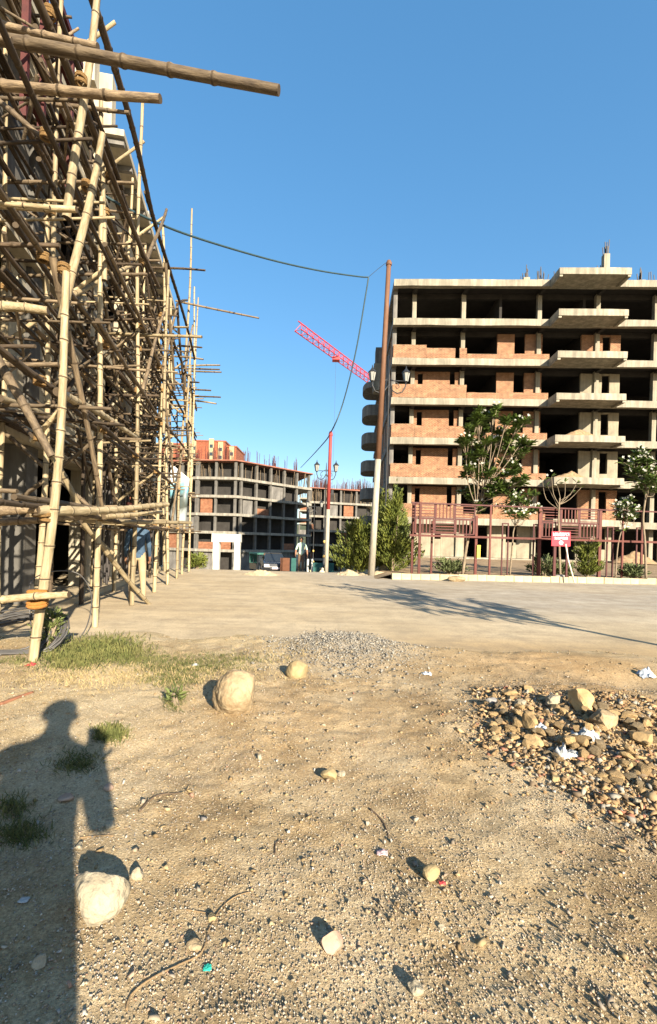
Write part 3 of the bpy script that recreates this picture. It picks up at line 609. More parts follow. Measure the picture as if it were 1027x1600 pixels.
for li, z in enumerate(LV):
    for j, off in enumerate(OFF):
        if j == 0 and z > 6.3: continue
        a = ST[0] - 1.6 + jit(.3)
        while a < ST[-1]:
            c = min(a + rnd.uniform(4.8, 6.6), ST[-1] + .5 + jit(.3)); zz = z + (0.05 if j else 0) + jit(.04); o2 = off - 0.06 + jit(.02)
            pole('ledger_pole', (ox(a, o2), a, zz + jit(.05)), (ox(c, o2), c, zz + jit(.05)), 0.028, rnd.choice((BAM_D, BAM_D, BAM_D, BAM_W))); a = c - 0.7
    for k in range(15):      # loose poles laid as decking
        a = rnd.uniform(2.2, 11); c = a + rnd.uniform(3, 6.5); o2 = rnd.uniform(0.1 if z < 6.4 else .95, 1.4); pole('decking_pole', (ox(a, o2), a, z + .09 + jit(.03)), (ox(c, o2 + jit(.2)), c, z + .10 + jit(.04)), 0.026, rnd.choice((BAM_D, BAM_D, BAM_D, BAM_W)))
    for i, Z in enumerate(ST):
        if li == 0 and i == 1: continue
        for h in range(3 if i < 8 else 1):
            zc = Z + h * 0.62 + jit(.12) + .07; out = (abs(jit(.35)) + (.1 if i else 0)) if z < 6.4 else -.7; pz = z + jit(.10) + .05
            pole('transom_pole', (ox(zc, 1.55 + jit(.1)), zc + jit(.15), pz), (ox(zc, -out), zc + jit(.15), pz + jit(.12)), 0.021 + jit(.005), rnd.choice((BAM_P, BAM_W, BAM_W, BAM_W, BAM_D, BAM_D)))
        if z < 6.4: JOINTS.append((Vector((ox(Z), Z, z)), 0.065))
for k in range(26):         # braces in the plane of the scaffold and across it
    i = rnd.randrange(0, 7); l = rnd.randrange(0, 6); s = rnd.choice((-1, 1)); a, c = ST[i], ST[i + 1] + jit(.2); z0, z1 = LV[l], LV[min(6, l + 2)]
    if s < 0: z0, z1 = z1, z0
    o2 = rnd.choice((-.09, .78)); pole('brace_pole', (ox(a, o2), a, z0), (ox(c, o2), c, z1), 0.032, rnd.choice((BAM_D, BAM_W)))
for k in range(24):
    i = rnd.randrange(1, 9); l = rnd.randrange(0, 6); Z = ST[i] + .12; z0, z1 = LV[l], LV[l + 1]
    if k % 2: z0, z1 = z1, z0
    pole('brace_pole', (ox(Z, 1.45), Z, z0), (ox(Z, 0.02), Z, z1), 0.03, rnd.choice((BAM_P, BAM_W)))
for k in range(150):        # thin odd poles wedged between the rows
    Z = rnd.uniform(4.5, 16.5); z = rnd.uniform(2.2, 7.4); a = rnd.uniform(.15, 1.4); c = rnd.uniform(.1, 1.45); dz = rnd.uniform(.3, 1.6) * rnd.choice((-1, 1)); dy = rnd.uniform(.2, 1.9)
    pole('wedged_pole', (ox(Z, a), Z, z), (ox(Z + dy, c), Z + dy, z + dz * .55), rnd.uniform(.013, .022), rnd.choice((BAM_D, BAM_D, BAM_W)))
# poles that stand out in the photograph
def hero(name, a, c, r, m, J=None): pole(name, a, c, r, m)
hero('standard_pole', P(50, 1042, 4.34), P(104, 425, 4.36), 0.040, BAM_P); hero('standard_pole', P(97, 500, 4.42), P(156, 205, 4.5), 0.037, BAM_P)
hero('standard_pole', P(104, 340, 4.55), P(152, -60, 4.5), 0.037, BAM_P)
hero('transom_pole', P(-60, 52, 3.9), P(435, 141, 3.62), 0.046, BAM_W); hero('transom_pole', P(-60, 130, 3.95), P(250, 150, 3.7), 0.040, BAM_W)
hero('transom_pole', P(-40, 30, 4.25), P(152, 73, 4.1), 0.034, BAM_W); hero('transom_pole', P(75, 163, 6.2), P(202, 175, 6.1), 0.028, BAM_W)
hero('ledger_pole', P(45, -30, 3.9), P(252, 450, 7.8), 0.036, BAM_D); hero('ledger_pole', P(138, -20, 4.6), P(243, 345, 9.0), 0.040, BAM_D); hero('ledger_pole', P(228, 300, 8.5), P(300, 560, 14.5), 0.038, BAM_D)
hero('transom_pole', P(-30, 478, 3.8), P(75, 487, 3.9), 0.040, BAM_P); hero('transom_pole', P(-30, 318, 4.3), P(120, 327, 4.3), 0.034, BAM_P)
hero('brace_pole', P(-10, 552, 4.1), P(82, 712, 4.25), 0.040, BAM_W); hero('brace_pole', P(30, 622, 5.4), P(128, 800, 6.2), 0.040, BAM_P)
hero('brace_pole', P(90, 612, 4.5), P(212, 683, 8.0), 0.040, BAM_P); hero('brace_pole', P(0, 622, 4.9), P(135, 672, 7.6), 0.036, BAM_P)
hero('brace_pole', P(130, 815, 6.9), G(236, 943), 0.042, BAM_P); hero('brace_pole', P(118, 812, 7.2), P(178, 866, 7.6), 0.034, BAM_P)
hero('transom_pole', P(-60, 800, 4.2), P(62, 796, 4.22), 0.050, BAM_W); hero('ledger_pole', P(55, 797, 4.2), P(266, 792, 8.1), 0.046, BAM_P); hero('ledger_pole', P(40, 806, 4.5), P(252, 800, 8.3), 0.040, BAM_P)
hero('transom_pole', P(-40, 815, 4.5), P(86, 814, 4.45), 0.038, BAM_W); hero('ledger_pole', P(80, 806, 4.6), P(210, 821, 8.2), 0.042, BAM_W); hero('ledger_pole', P(128, 812, 6.3), P(300, 819, 9.4), 0.038, BAM_P)
hero('transom_pole', P(-50, 944, 4.18), P(108, 930, 4.15), 0.036, BAM_P); hero('brace_pole', P(92, 470, 6), P(210, 415, 7.9), 0.034, BAM_P); hero('brace_pole', P(50, 690, 5.6), P(93, 640, 5.4), .03, BAM_P)
for x0, y0, x1, y1, Z, r in ((300, 326, 290, 560, 15.2, .035), (305, 450, 298, 760, 15.5, .03), (310, 465, 303, 640, 16.5, .028), (252, 345, 262, 620, 12.4, .04), (262, 600, 258, 893, 14.6, .04), (298, 700, 295, 893, 16.2, .035)):
    hero('standard_pole', P(x1, y1, Z), P(x0, y0, Z), r, BAM_P)
for x0, y0, x1, y1, Z in ((225, 418, 321, 423, 12), (275, 470, 405, 497, 14.5), (150, 519, 315, 528, 8.2), (255, 512, 295, 511, 12), (278, 540, 316, 543, 14), (283, 557, 318, 562, 14.5), (284, 572, 344, 571, 15.3), (288, 579, 346, 582, 15.6), (290, 576, 343, 577, 15.9), (284, 597, 311, 598, 15), (285, 608, 330, 610, 15.4), (288, 618, 345, 621, 15.8), (296, 625, 338, 631, 16), (215, 672, 300, 673, 12), (230, 695, 275, 697, 12.5)):
    hero('transom_pole', P(x0, y0, Z + .5), P(x1, y1, Z), 0.03, rnd.choice((BAM_W, BAM_D, BAM_P)))
# rope lashings
lash = []
for k in range(3):
    b = MB(); 
    for t in range(5): 
        a = rnd.uniform(-.5, .5); c = [Vector((math.cos(u) , math.sin(u), (t - 2) * .35 + a * math.sin(u))) for u in [i * math.pi / 5 for i in range(11)]]; b.tube(c, .25, 5, False)
    lash.append((b.mesh('lashing', ROPE, True)))
lo_ = lash[0].copy(); lo_.materials[0] = ROPE_O
JOINTS += [(P(100, 420, 4.38), .066), (P(127, 125, 4.5), .066), (P(136, 290, 4.5), .06), (P(62, 800, 4.3), .075), (P(72, 808, 4.35), .062), (P(206, 800, 8.2), .07), (P(62, 683, 4.3), .06), (P(120, 806, 6.9), .06), (P(217, 408, 8.25), .055)]
for q, r in JOINTS[:230]: inst('lashing', rnd.choice(lash), Matrix.Translation(q) @ Matrix.Rotation(rnd.uniform(0, 3), 4, 'Z') @ Matrix.Diagonal((r * .72, r * .72, r * .7, 1)), scaf)
inst('lashing', lo_, Matrix.Translation(P(59, 935, 4.25)) @ Matrix.Diagonal((.075, .075, .085, 1)), scaf)['label'] = 'bright orange rope lashing'
# ---------------------------------------------------------------- poles, lamps, cable
POLEW = mat('pole_white_paint', (0.30, 0.275, 0.22), 0.7, 0.25, 5, 0.2, 30, stretch=(3, 3, .6)); POLER = mat('pole_rust_paint', (0.135, 0.066, 0.036), 0.7, 0.3, 4, 0.2, 30, stretch=(3, 3, .5))
def two_tone(name, base, mid, top, r0, r1, label, mats):
    e = empty(name, base, label, 'pole'); b = MB(); b.tube([base - Vector((0, 0, .25)), mid], [r0, (r0 + r1) / 2 + .004], 14); b.build('lower_shaft', mats[0], e, True)
    b = MB(); b.tube([mid, top, top + Vector((0, 0, .03))], [(r0 + r1) / 2, r1, r1 * .6], 14); b.build('upper_shaft', mats[1], e, True)
    b = MB(); b.tube([top - Vector((0, 0, .16)), top - Vector((0, 0, .06))], r1 * 1.3, 14); b.build('band', mats[1], e)
    return e
pb = G(580, 899); two_tone('utility_pole', pb, P(591, 718, pb.y), P(608, 408, pb.y), .128, .085, 'tall steel pole, rust brown above and grey white below, before the concrete block', (POLEW, POLER))
pb2 = P(509.5, 901, 19.0); POLER2 = mat('pole_red_paint', (0.26, 0.04, 0.035), 0.6, 0.25, 4, stretch=(3, 3, .5))
two_tone('utility_pole', pb2, P(513, 796, 19.0), P(517, 675, 19.0), .085, .065, 'thin pole painted red above and white below at the road crest', (POLEW, POLER2))
LGLASS = mat('frosted_lamp_glass', (0.30, 0.30, 0.27), 0.25, 0.1, 6); PED = mat('pedestal_plaster', (0.38, 0.31, 0.18), 0.85, 0.2, 6, 0.3, 30); GOLD = mat('gilt_paint', (0.55, 0.36, 0.10), 0.4, 0.2, 9)
def lamp(base, label, h=6.7, sep=1.16):
    e = empty('street_lamp', base, label, 'lamp', 'double lantern street lamps'); B_ = Vector(base)
    b = MB(); b.box(B_ + Vector((-.22, -.22, -.1)), B_ + Vector((.22, .22, .33))); b.box(B_ + Vector((-.25, -.25, .332)), B_ + Vector((.25, .25, .38))); b.build('pedestal', PED, e)
    b = MB(); b.lathe(B_ + Vector((0, 0, .38)), [(.10, 0), (.10, .07), (.06, .12), (.075, .5), (.05, .62), (.04, 1.2), (.034, h - 1.4), (.05, h - 1.35), (.03, h - 1.2), (.03, h - .5), (.012, h - .2)], 10); b.build('post', BLACKIRON, e, True)
    b = MB(); b.lathe(B_ + Vector((0, 0, .38)), [(.095, .64), (.1, .7), (.07, .78)], 10); b.lathe(B_ + Vector((0, 0, .38)), [(.05, 1.5), (.085, 1.58), (.05, 1.68)], 10); b.build('collar', GOLD, e, True)
    for s in (-1, 1):
        q = B_ + Vector((0, 0, h - .35)); b = MB()
        b.tube([q + Vector((s * x * sep / 2, 0, z)) for x, z in ((0, -.15), (.25, -.42), (.5, -.52), (.8, -.45), (.98, -.2), (1, 0))], .026, 7); b.tube([q + Vector((s * x * sep / 2, 0, z)) for x, z in ((0, .1), (.3, .02), (.55, -.1), (.62, -.25), (.48, -.33), (.4, -.22))], .016, 6)
        b.tube([q + Vector((s * x * sep / 2, 0, z)) for x, z in ((0, 0.02), (.9, 0.02))], .018, 6); b.build('arm', BLACKIRON, e, True)
        c = q + Vector((s * sep / 2, 0, 0)); b = MB(); b.tube([c, c + Vector((0, 0, .36))], [.085, .155], 6); ln = b.build('lantern', LGLASS, e)
        b = MB(); b.tube([c + Vector((0, 0, z)) for z in (-.05, -.02, 0)], [.03, .08, .095], 6)
        for k in range(6): a = math.pi * k / 3; d = Vector((math.cos(a), math.sin(a), 0)); b.tube([c + d * .088, c + d * .158 + Vector((0, 0, .36))], .011, 4)
        b.tube([c + Vector((0, 0, z)) for z in (.36, .39, .5, .56, .68)], [.19, .18, .07, .03, .012], 6); b.build('lantern_cage', BLACKIRON, ln)
    return e
lb = G(600, 893); lb.z = 0.0; lamp(lb, 'double lantern street lamp on a cream pedestal right beside the tall rust pole', 8.5, 1.45)
l2 = P(507, 850, 28); lamp((l2.x, 28, -.78), 'double lantern street lamp just behind the red and white pole', 6.6)
l3 = P(490, 850, 38.5); lamp((l3.x, 38.5, -1.6), 'double lantern street lamp further down the road before the grey frame', 6.0)
CAB = mat('dark_cable', (0.03, 0.055, 0.06), 0.5, 0.2, 5)
def spline(pts, n=8):
    out = []; p = [Vector(q) for q in pts]
    for i in range(len(p) - 1):
        a, b_, c, d = p[max(i - 1, 0)], p[i], p[i + 1], p[min(i + 2, len(p) - 1)]
        for k in range(n):
            t = k / n; out.append(0.5 * ((2 * b_) + (c - a) * t + (2 * a - 5 * b_ + 4 * c - d) * t * t + (3 * b_ - a - 3 * c + d) * t ** 3))
    return out + [p[-1]]
hook = P(576, 433, 17.2)
c1 = spline([P(150, 298, 8.8), P(215, 334, 9.4), P(300, 369, 11), P(420, 405, 13.4), P(500, 423, 15.4), P(560, 432, 16.9), hook]); c2 = spline([hook, P(572, 458, 17.3), P(556, 550, 17.8), P(536, 630, 18.4), P(518, 674, 18.95), P(500, 699, 24), P(470, 731, 46)])
b = MB(); b.tube(c1 + c2[1:], 0.026, 7); tag(b.build('power_cable', CAB, None, True), 'dark cable slung from the scaffold to the tall pole and down to the red pole', 'cable')
b = MB(); b.tube(spline([P(603, 411, 17.5), P(590, 421, 17.35), hook]), 0.009, 5); tag(b.build('tie_wire', BLACKIRON, None, True), 'thin tie wire from the top of the tall pole to the cable bend', 'wire')
# ---------------------------------------------------------------- red fence with basket-weave panels
def fz(px): return 16.35 + (px - 650) * 0.0030
fence = empty('steel_fence', P(800, 895, 16.8), 'red oxide steel fence with basket weave slat panels behind the kerb', 'fence')
fence.location.z = 0; WM[fence.name] = Matrix.Translation(fence.location)
def fp(px, z, dz=0): p = P(px, 840, fz(px) + dz); p.z = z; return p
def bar(name, a, c, w=0.05, m=RUSTPAINT, d=None):
    a = Vector(a); c = Vector(c); L = (c - a).length; key = ('bar', round(L, 2), w, m.name)
    if key not in BOXC: q = MB(); q.box((-w / 2, -w / 2, 0), (w / 2, w / 2, L)); BOXC[key] = q.mesh('bar', m)
    R = (c - a).to_track_quat('Z', 'Y').to_matrix().to_4x4(); return inst(name, BOXC[key], Matrix.Translation(a) @ R, fence)
ZT_, ZM_, ZB_ = 2.70, 1.53, 0.1
for px, w, dz, zt in ((645, .085, .3, ZT_), (656, .085, 0, ZT_), (675, .07, .6, 2.1), (744, .085, .1, 2.3), (766, .06, 0, ZT_), (843, .10, .05, ZT_), (937, .10, .05, ZT_), (973, .06, 0, ZT_), (1003, .06, .1, ZT_), (1045, .08, .1, ZT_), (727, .06, .7, 2.0)):
    bar('post', fp(px, ZB_, dz), fp(px, zt, dz), w)
for a, c in ((642, 766), (766, 843), (843, 937), (937, 1060)): bar('top_rail', fp(a, ZT_ - .02), fp(c, ZT_ - .02), .05, MAROON)
for a, c in ((640, 744), (744, 843), (843, 937), (937, 1060)): bar('mid_rail', fp(a, ZM_ , .02), fp(c, ZM_, .02), .075)
def weave(a, c, z0, z1, horiz, dz=.04):
    n = 5
    if horiz:
        for k in range(n): z = z0 + (z1 - z0) * (k + .5) / n; bar('slat', fp(a + 1, z, dz), fp(c - 1, z, dz), .03, MAROON if k % 2 else RUSTPAINT)
    else:
        for k in range(n + 1): px = a + 1.5 + (c - a - 3) * k / n; bar('slat', fp(px, z0, dz), fp(px, z1, dz), .035, RUSTPAINT)
    for z in (z0, z1): bar('panel_frame', fp(a, z, dz), fp(c, z, dz), .035, MAROON)
    for px in (a, c): bar('panel_frame', fp(px, z0, dz), fp(px, z1, dz), .04, MAROON)
for x0, x1 in ((648, 742), (846, 935)):
    cw = (x1 - x0) / 3
    for r in range(2):
        for k in range(3): weave(x0 + k * cw, x0 + (k + 1) * cw - 1, 1.62 + r * .54, 2.13 + r * .54, (r + k) % 2 == 1)
for px in (785, 834, 949, 995):   # narrow inverted U frames
    bar('frame_upright', fp(px, ZB_, .2), fp(px, 2.08, .2), .045, MAROON); bar('frame_upright', fp(px + 9, ZB_, .2), fp(px + 9, 2.08, .2), .045, MAROON); bar('frame_head', fp(px, 2.06, .2), fp(px + 9, 2.06, .2), .045, MAROON)
YEL = mat('yellow_paint', (0.62, 0.45, 0.06), 0.6, 0.15, 6); bar('yellow_plate', fp(748, .78, .05), fp(748, 1.24, .05), .12, YEL)
# red notice board
SIGNR = mat('sign_red', (0.45, 0.02, 0.04), 0.5, 0.12, 5); SIGNW = mat('sign_white', (0.82, 0.66, 0.66), 0.5, 0.1, 9)
sg = empty('notice_board', fp(876, 0.0, -.75), 'small red notice board with two lines of white lettering on a dark post', 'sign')
sz = fz(876) - .75; A = P(862, 853, sz); B_ = P(892, 831, sz)
brd = cube('board', SIGNR, (A.x, sz, A.z), (B_.x, sz + .03, B_.z), sg)
b = MB(); Wd = B_.x - A.x; Hd = B_.z - A.z
for row, (z0, z1, n, x0, x1) in enumerate(((.70, .92, 10, .06, .93), (.46, .62, 9, .14, .86))):     # the lettering is too small to read in the photograph
    for k in range(n):
        cw = (x1 - x0) / n; xa = x0 + k * cw + cw * .1; xb = xa + cw * .7
        for s in rnd.sample(range(5), 3):
            q = ((xa, z0, xa + cw * .22, z1), (xb - cw * .22, z0, xb, z1), (xa, z1 - .045, xb, z1), (xa, z0, xb, z0 + .045), (xa, (z0 + z1) / 2 - .02, xb, (z0 + z1) / 2 + .025))[s]; yo = sz - .004 - s * .0008
            b.box((A.x + q[0] * Wd, yo, A.z + q[1] * Hd), (A.x + q[2] * Wd, sz - .0005, A.z + q[3] * Hd))
b.build('lettering', SIGNW, brd)
b = MB(); b.tube([Vector((A.x + .5 * Wd, sz - .006, A.z + .24 * Hd)), Vector((A.x + .5 * Wd, sz - .0005, A.z + .24 * Hd))], .075, 14); b.build('emblem', SIGNW, brd)
cube('post', MAROON, (A.x + .10, sz + .031, 0), (A.x + .19, sz + .11, B_.z - .05), sg); cube('post', MAROON, (A.x + Wd * .82, sz + .031, .0), (A.x + Wd * .82 + .06, sz + .09, B_.z - .05), sg)
b = MB(); b.tube([P(884, 850, sz - .25), P(888, 875, sz - .25), Vector((P(896, 900, sz - .25).x, sz - .35, .02))], .026, 7); tag(b.build('stick', mat('white_stick', (.6, .55, .45), .8, .2, 8), None, True), 'whitewashed stick leaning against the red notice board', 'stick')
# white portal frame, banner
WPAINT = mat('flaking_white_paint', (0.38, 0.38, 0.34), 0.8, 0.25, 5, .3, 20, col2=(.50, .50, .46))
pg = P(354, 893, 21.2); e = empty('portal_frame', (pg.x, 21.2, pg.z), 'white painted portal frame standing open at the road edge', 'gate')
for x0, x1 in ((333, 344), (366, 376)): a = P(x0, 897, 21.2); c = P(x1, 846, 21.2); cube('jamb', WPAINT, (a.x, 21.05, a.z - .4), (c.x, 21.35, c.z), e, None, .3, .012)
a = P(333, 849, 21.2); c = P(376, 835, 21.2); cube('lintel', WPAINT, (a.x - .03, 21.02, P(340, 846.5, 21.2).z), (c.x + .03, 21.38, c.z), e, None, .3, .012)
def banner_mat():
    m = bpy.data.materials.new('printed_banner'); m.use_nodes = True; nt = m.node_tree; N = nt.nodes; L = nt.links; b = N['Principled BSDF']; b.inputs['Roughness'].default_value = .5
    tc = N.new('ShaderNodeTexCoord'); sp = N.new('ShaderNodeSeparateXYZ'); L.new(tc.outputs['Generated'], sp.inputs[0]); n = N.new('ShaderNodeTexNoise'); n.inputs['Scale'].default_value = 3.5; n.inputs['Detail'].default_value = 8; L.new(tc.outputs['Generated'], n.inputs['Vector'])
    ad = N.new('ShaderNodeMath'); ad.operation = 'MULTIPLY_ADD'; ad.inputs[1].default_value = .45; L.new(n.outputs[0], ad.inputs[0]); L.new(sp.outputs[2], ad.inputs[2])
    r = N.new('ShaderNodeValToRGB'); e = r.color_ramp.elements; e[0].position = .2; e[0].color = (.30, .33, .33, 1); e[1].position = 1.0; e[1].color = (.62, .63, .62, 1)
    for p, c in ((.38, (.25, .28, .28)), (.5, (.06, .07, .06)), (.66, (.10, .13, .13)), (.74, (.10, .27, .33)), (.86, (.22, .40, .45)), (.93, (.55, .57, .57))): q = e.new(p); q.color = (*c, 1)
    L.new(ad.outputs[0], r.inputs[0]); L.new(r.outputs[0], b.inputs['Base Color']); return m
bn = []; bf = []; nu, nv = 8, 14
for j in range(nv + 1):
    for i in range(nu + 1):
        u, v = i / nu, j / nv; x = 267 + 29 * u - 3 * v * u - 2 * v; y = 724 + 24 * u * (1 - v) + (86 + 5 * (1 - u)) * v + (6 * u * v)
        p = P(x, y, 14.0 + .10 * math.sin(u * 5 + v * 2) + .05 * math.sin(v * 9)); bn.append(p)
for j in range(nv):
    for i in range(nu): q = j * (nu + 1) + i; bf.append([q, q + nu + 1, q + nu + 2, q + 1])
c = sum(bn, Vector()) / len(bn); me = fast('printed_banner', [tuple(p - c) for p in bn], bf, banner_mat(), True); o = inst('printed_banner', me, Matrix.Translation(c)); md = o.modifiers.new('thickness', 'SOLIDIFY'); md.thickness = .006
tag(o, 'crumpled blue grey printed banner hanging off the far scaffold poles', 'banner')
# ---------------------------------------------------------------- plants
LEAF = mat('plumeria_leaf', (0.035, 0.062, 0.014), 0.45, 0.4, 3, col2=(0.13, 0.185, 0.038), spec=.4); BARK = mat('grey_bark', (0.20, 0.155, 0.105), 0.9, 0.3, 9, .5, 30); PETAL = mat('white_petal', (0.42, 0.41, 0.35), 0.6, 0.08, 9)
THUJ = mat('golden_thuja_leaf', (0.032, 0.055, 0.012), 0.6, 0.4, 2, col2=(0.17, 0.18, 0.028)); SHRUB = mat('dusty_shrub_leaf', (0.06, 0.08, 0.03), 0.7, 0.4, 3, col2=(0.13, 0.15, 0.06))
def leaf_mesh(name, C, D, U, L, W, m):
    """folded six point leaves: C base, D direction, U up"""
    C, D, U = (np.asarray(a, float) for a in (C, D, U)); D /= np.linalg.norm(D, axis=1)[:, None]; S = np.cross(D, U); S /= np.linalg.norm(S, axis=1)[:, None] + 1e-9; U = np.cross(S, D)
    L = np.asarray(L)[:, None]; W = np.asarray(W)[:, None]; n = len(C); V = np.empty((n, 6, 3))
    V[:, 0] = C; V[:, 1] = C + D * L * .4 + S * W * .5 + U * W * .18; V[:, 2] = C + D * L * .75 + S * W * .42 + U * W * .1; V[:, 3] = C + D * L - U * L * .08; V[:, 4] = C + D * L * .75 - S * W * .42 + U * W * .1; V[:, 5] = C + D * L * .4 - S * W * .5 + U * W * .18
    i = np.arange(n)[:, None] * 6; Fq = np.concatenate([i + [0, 1, 2, 3], i + [0, 3, 4, 5]]); return fast(name, V.reshape(-1, 3), Fq, m)
def rdir(n): v = NR.normal(size=(n, 3)); return v / np.linalg.norm(v, axis=1)[:, None]
def plumeria(base, trunk, tips, label, leaves=15, L=.34, flowers=.5, bare=False, r0=.06):
    """trunk: list of points; tips: branch ends; rosettes of long leaves and flower heads at every tip"""
    e = empty('plumeria_tree', base, label, 'tree', 'plumeria trees along the fence'); b = MB(); T = spline(trunk, 4); n = len(T)
    b.tube(T, [r0 * (1 - .45 * k / n) for k in range(n)], 8); C = []; D = []; U = []; Ls = []; Ws = []; fl = MB(); twigs = []
    for tp, frm in tips:
        a = T[min(n - 1, int(frm * (n - 1)))]; tp = Vector(tp); mid = (a + tp) / 2 + Vector((rnd.uniform(-.15, .15), rnd.uniform(-.15, .15), -.12)); b.tube(spline([a, mid, tp], 3), [r0 * .36 * (1 - .5 * k / 6) for k in range(7)], 6)
        subs = [tp] + ([] if bare else [tp + Vector((rnd.gauss(0, .2), rnd.gauss(0, .2), rnd.gauss(.02, .16))) for _ in range(3)])
        for sp in subs:
            if sp is not tp: b.tube([mid * .4 + tp * .6, sp], [r0 * .28, r0 * .22], 5)
            ax = (sp - mid).normalized(); k = max(3, int(leaves * rnd.uniform(.6, 1.2)))
            for q in range(k):
                az = q * 2.4 + rnd.random(); el = rnd.uniform(-.45, .75); d = Vector((math.cos(az) * math.cos(el), math.sin(az) * math.cos(el), math.sin(el))) + ax * .25
                C.append(sp + ax * rnd.uniform(-.12, .05)); D.append(d); U.append((rnd.gauss(0, .25), rnd.gauss(0, .25), 1)); Ls.append(L * rnd.uniform(.65, 1.15)); Ws.append(L * rnd.uniform(.26, .36))
            if rnd.random() < flowers:
                for q in range(rnd.randint(3, 6)):
                    c = sp + Vector((rnd.gauss(0, .09), rnd.gauss(-.07, .08), rnd.uniform(.04, .22))); ph = rnd.random() * 6; nn = Vector((rnd.gauss(0, .5), -1, rnd.uniform(.1, .8))).normalized(); s1 = nn.orthogonal().normalized(); s2 = nn.cross(s1)
                    for t in range(5):
                        an = ph + t * 1.2566; p0 = c; dd = s1 * math.cos(an) + s2 * math.sin(an); sd = s2 * math.cos(an) - s1 * math.sin(an); b0 = len(fl.v); fl.v += [p0, p0 + dd * .028 + sd * .018 + nn * .01, p0 + dd * .052 + nn * .015, p0 + dd * .028 - sd * .011 + nn * .006]; fl.f.append([b0, b0 + 1, b0 + 2, b0 + 3]); fl.mi.append(0)
    b.build('trunk', BARK, e, True); me = leaf_mesh('crown', np.array([tuple(c) for c in C]), np.array([tuple(d) for d in D]), np.array(U), Ls, Ws, LEAF); inst('crown', me, Matrix(), e)
    if fl.f: fl.build('flowers', PETAL, e)['kind'] = 'stuff'
    return e
Zt = 16.9
def tp_(x, y, dz=0): return P(x, y, Zt + dz)
tips = [((tp_(x, y, rnd.uniform(-.8, .8))), rnd.uniform(.55, 1)) for x, y in ((748, 652), (770, 648), (792, 655), (810, 662), (735, 672), (758, 672), (782, 675), (803, 684), (816, 690), (728, 695), (748, 700), (772, 702), (795, 705), (812, 712), (738, 722), (760, 725), (784, 722), (803, 726), (792, 742), (806, 752), (778, 760), (790, 768), (748, 745), (730, 740), (742, 782), (736, 765), (756, 790), (765, 690), (790, 690), (745, 660))]
plumeria(G(723, 893), [Vector((tp_(723, 893).x, Zt, .1)), tp_(729, 855), tp_(736, 825), tp_(745, 795, .1), tp_(758, 770), tp_(772, 740, -.1)], tips, 'tall plumeria tree with white blossom before the brick facade', 50, .27, .3)
tips = [((tp_(x, y, .5 + rnd.uniform(-.4, .4))), .8) for x, y in ((800, 788), (812, 780), (825, 786), (834, 797), (806, 803), (820, 806), (790, 796), (802, 773))]
plumeria(G(800, 892), [Vector((tp_(797, 890, .5).x, Zt + .5, .1)), tp_(801, 850, .5), tp_(803, 828, .5), tp_(812, 808, .5)], tips, 'small plumeria tree with a round crown just over the fence rail', 14, .3, .5, False, .035)
tips = [((tp_(x, y, rnd.uniform(-.3, .3))), .75 + .2 * rnd.random()) for x, y in ((848, 752), (856, 760), (862, 745), (903, 752), (910, 760), (896, 768), (870, 755), (883, 752))]
plumeria(G(873, 893), [Vector((tp_(876, 890).x, Zt, .1)), tp_(874, 850), tp_(873, 805), tp_(875, 778)], tips, 'nearly bare plumeria tree with thin forking branches behind the notice board', 5, .24, .1, True, .045)
tips = [((tp_(x, y, rnd.uniform(-.5, .5))), .7 + .3 * rnd.random()) for x, y in ((990, 722), (1000, 712), (1012, 720), (1020, 732), (985, 740), (1000, 738), (1016, 748), (1008, 760), (1028, 745), (1036, 735), (1025, 765))]
plumeria(G(1012, 893), [Vector((tp_(1010, 893).x, Zt, .1)), tp_(1008, 850), tp_(1005, 810), tp_(1009, 775), tp_(1008, 750)], tips, 'plumeria tree with white blossom at the right end of the fence', 16, .32, .7, False, .045)
tips = [((tp_(x, y, .4 + rnd.uniform(-.4, .4))), .9) for x, y in ((968, 798), (980, 790), (990, 796), (982, 810), (972, 806), (992, 808))]
plumeria(G(985, 893), [Vector((tp_(962, 893, .4).x, Zt + .4, .1)), tp_(966, 850, .4), tp_(976, 815, .4)], tips, 'low plumeria with blossom at rail height near the right end', 12, .28, .7, False, .03)
def spray_bush(name, base, w, d, h, n, label, m, cat='bush', cone=.55, L=(.07, .19), up=.9, lean=0.0):
    e = empty(name, base, label, cat); B_ = Vector(base); b = MB()
    t = NR.rand(n) ** .8; az = NR.rand(n) * 6.283; nb = 70; ba = NR.rand(nb) * 6.283; bt = NR.rand(nb) ** 1.1; bl = NR.uniform(.65, 1.2, nb); bi = NR.randint(0, nb, n); al = NR.rand(n) ** .6; az = ba[bi] + NR.normal(0, .28, n) * (1.2 - al * .6); t = np.clip(bt[bi] * .78 + al * .22 * bl[bi] + NR.normal(0, .025, n), 0, 1.05); rr = al * bl[bi] * (1 - cone * bt[bi]) * 1.15
    C = np.stack([B_.x + rr * np.cos(az) * w + lean * t, B_.y + rr * np.sin(az) * d, B_.z + t * h * (.9 + .2 * NR.rand(n))], 1); D = np.stack([np.cos(az) * .6, np.sin(az) * .6, np.full(n, up)], 1) + .45 * rdir(n); U = rdir(n); Ls = NR.uniform(L[0], L[1], n)
    inst('crown', leaf_mesh('crown', C, D, U, Ls, Ls * .28, m), Matrix(), e)
    for k in range(5): b.tube([B_ + Vector((rnd.uniform(-.08, .08), rnd.uniform(-.08, .08), -.1)), B_ + Vector((rnd.uniform(-.3, .3) * w, rnd.uniform(-.3, .3) * d, h * rnd.uniform(.4, .8)))], [.035, .012], 5)
    b.build('trunk', BARK, e); return e
q = P(618, 890, 17.6); spray_bush('thuja_bush', (q.x, 18.2, .05), .9, .85, 3.2, 9500, 'tall golden green conifer shrub right of the tall pole', THUJ, cone=.75)
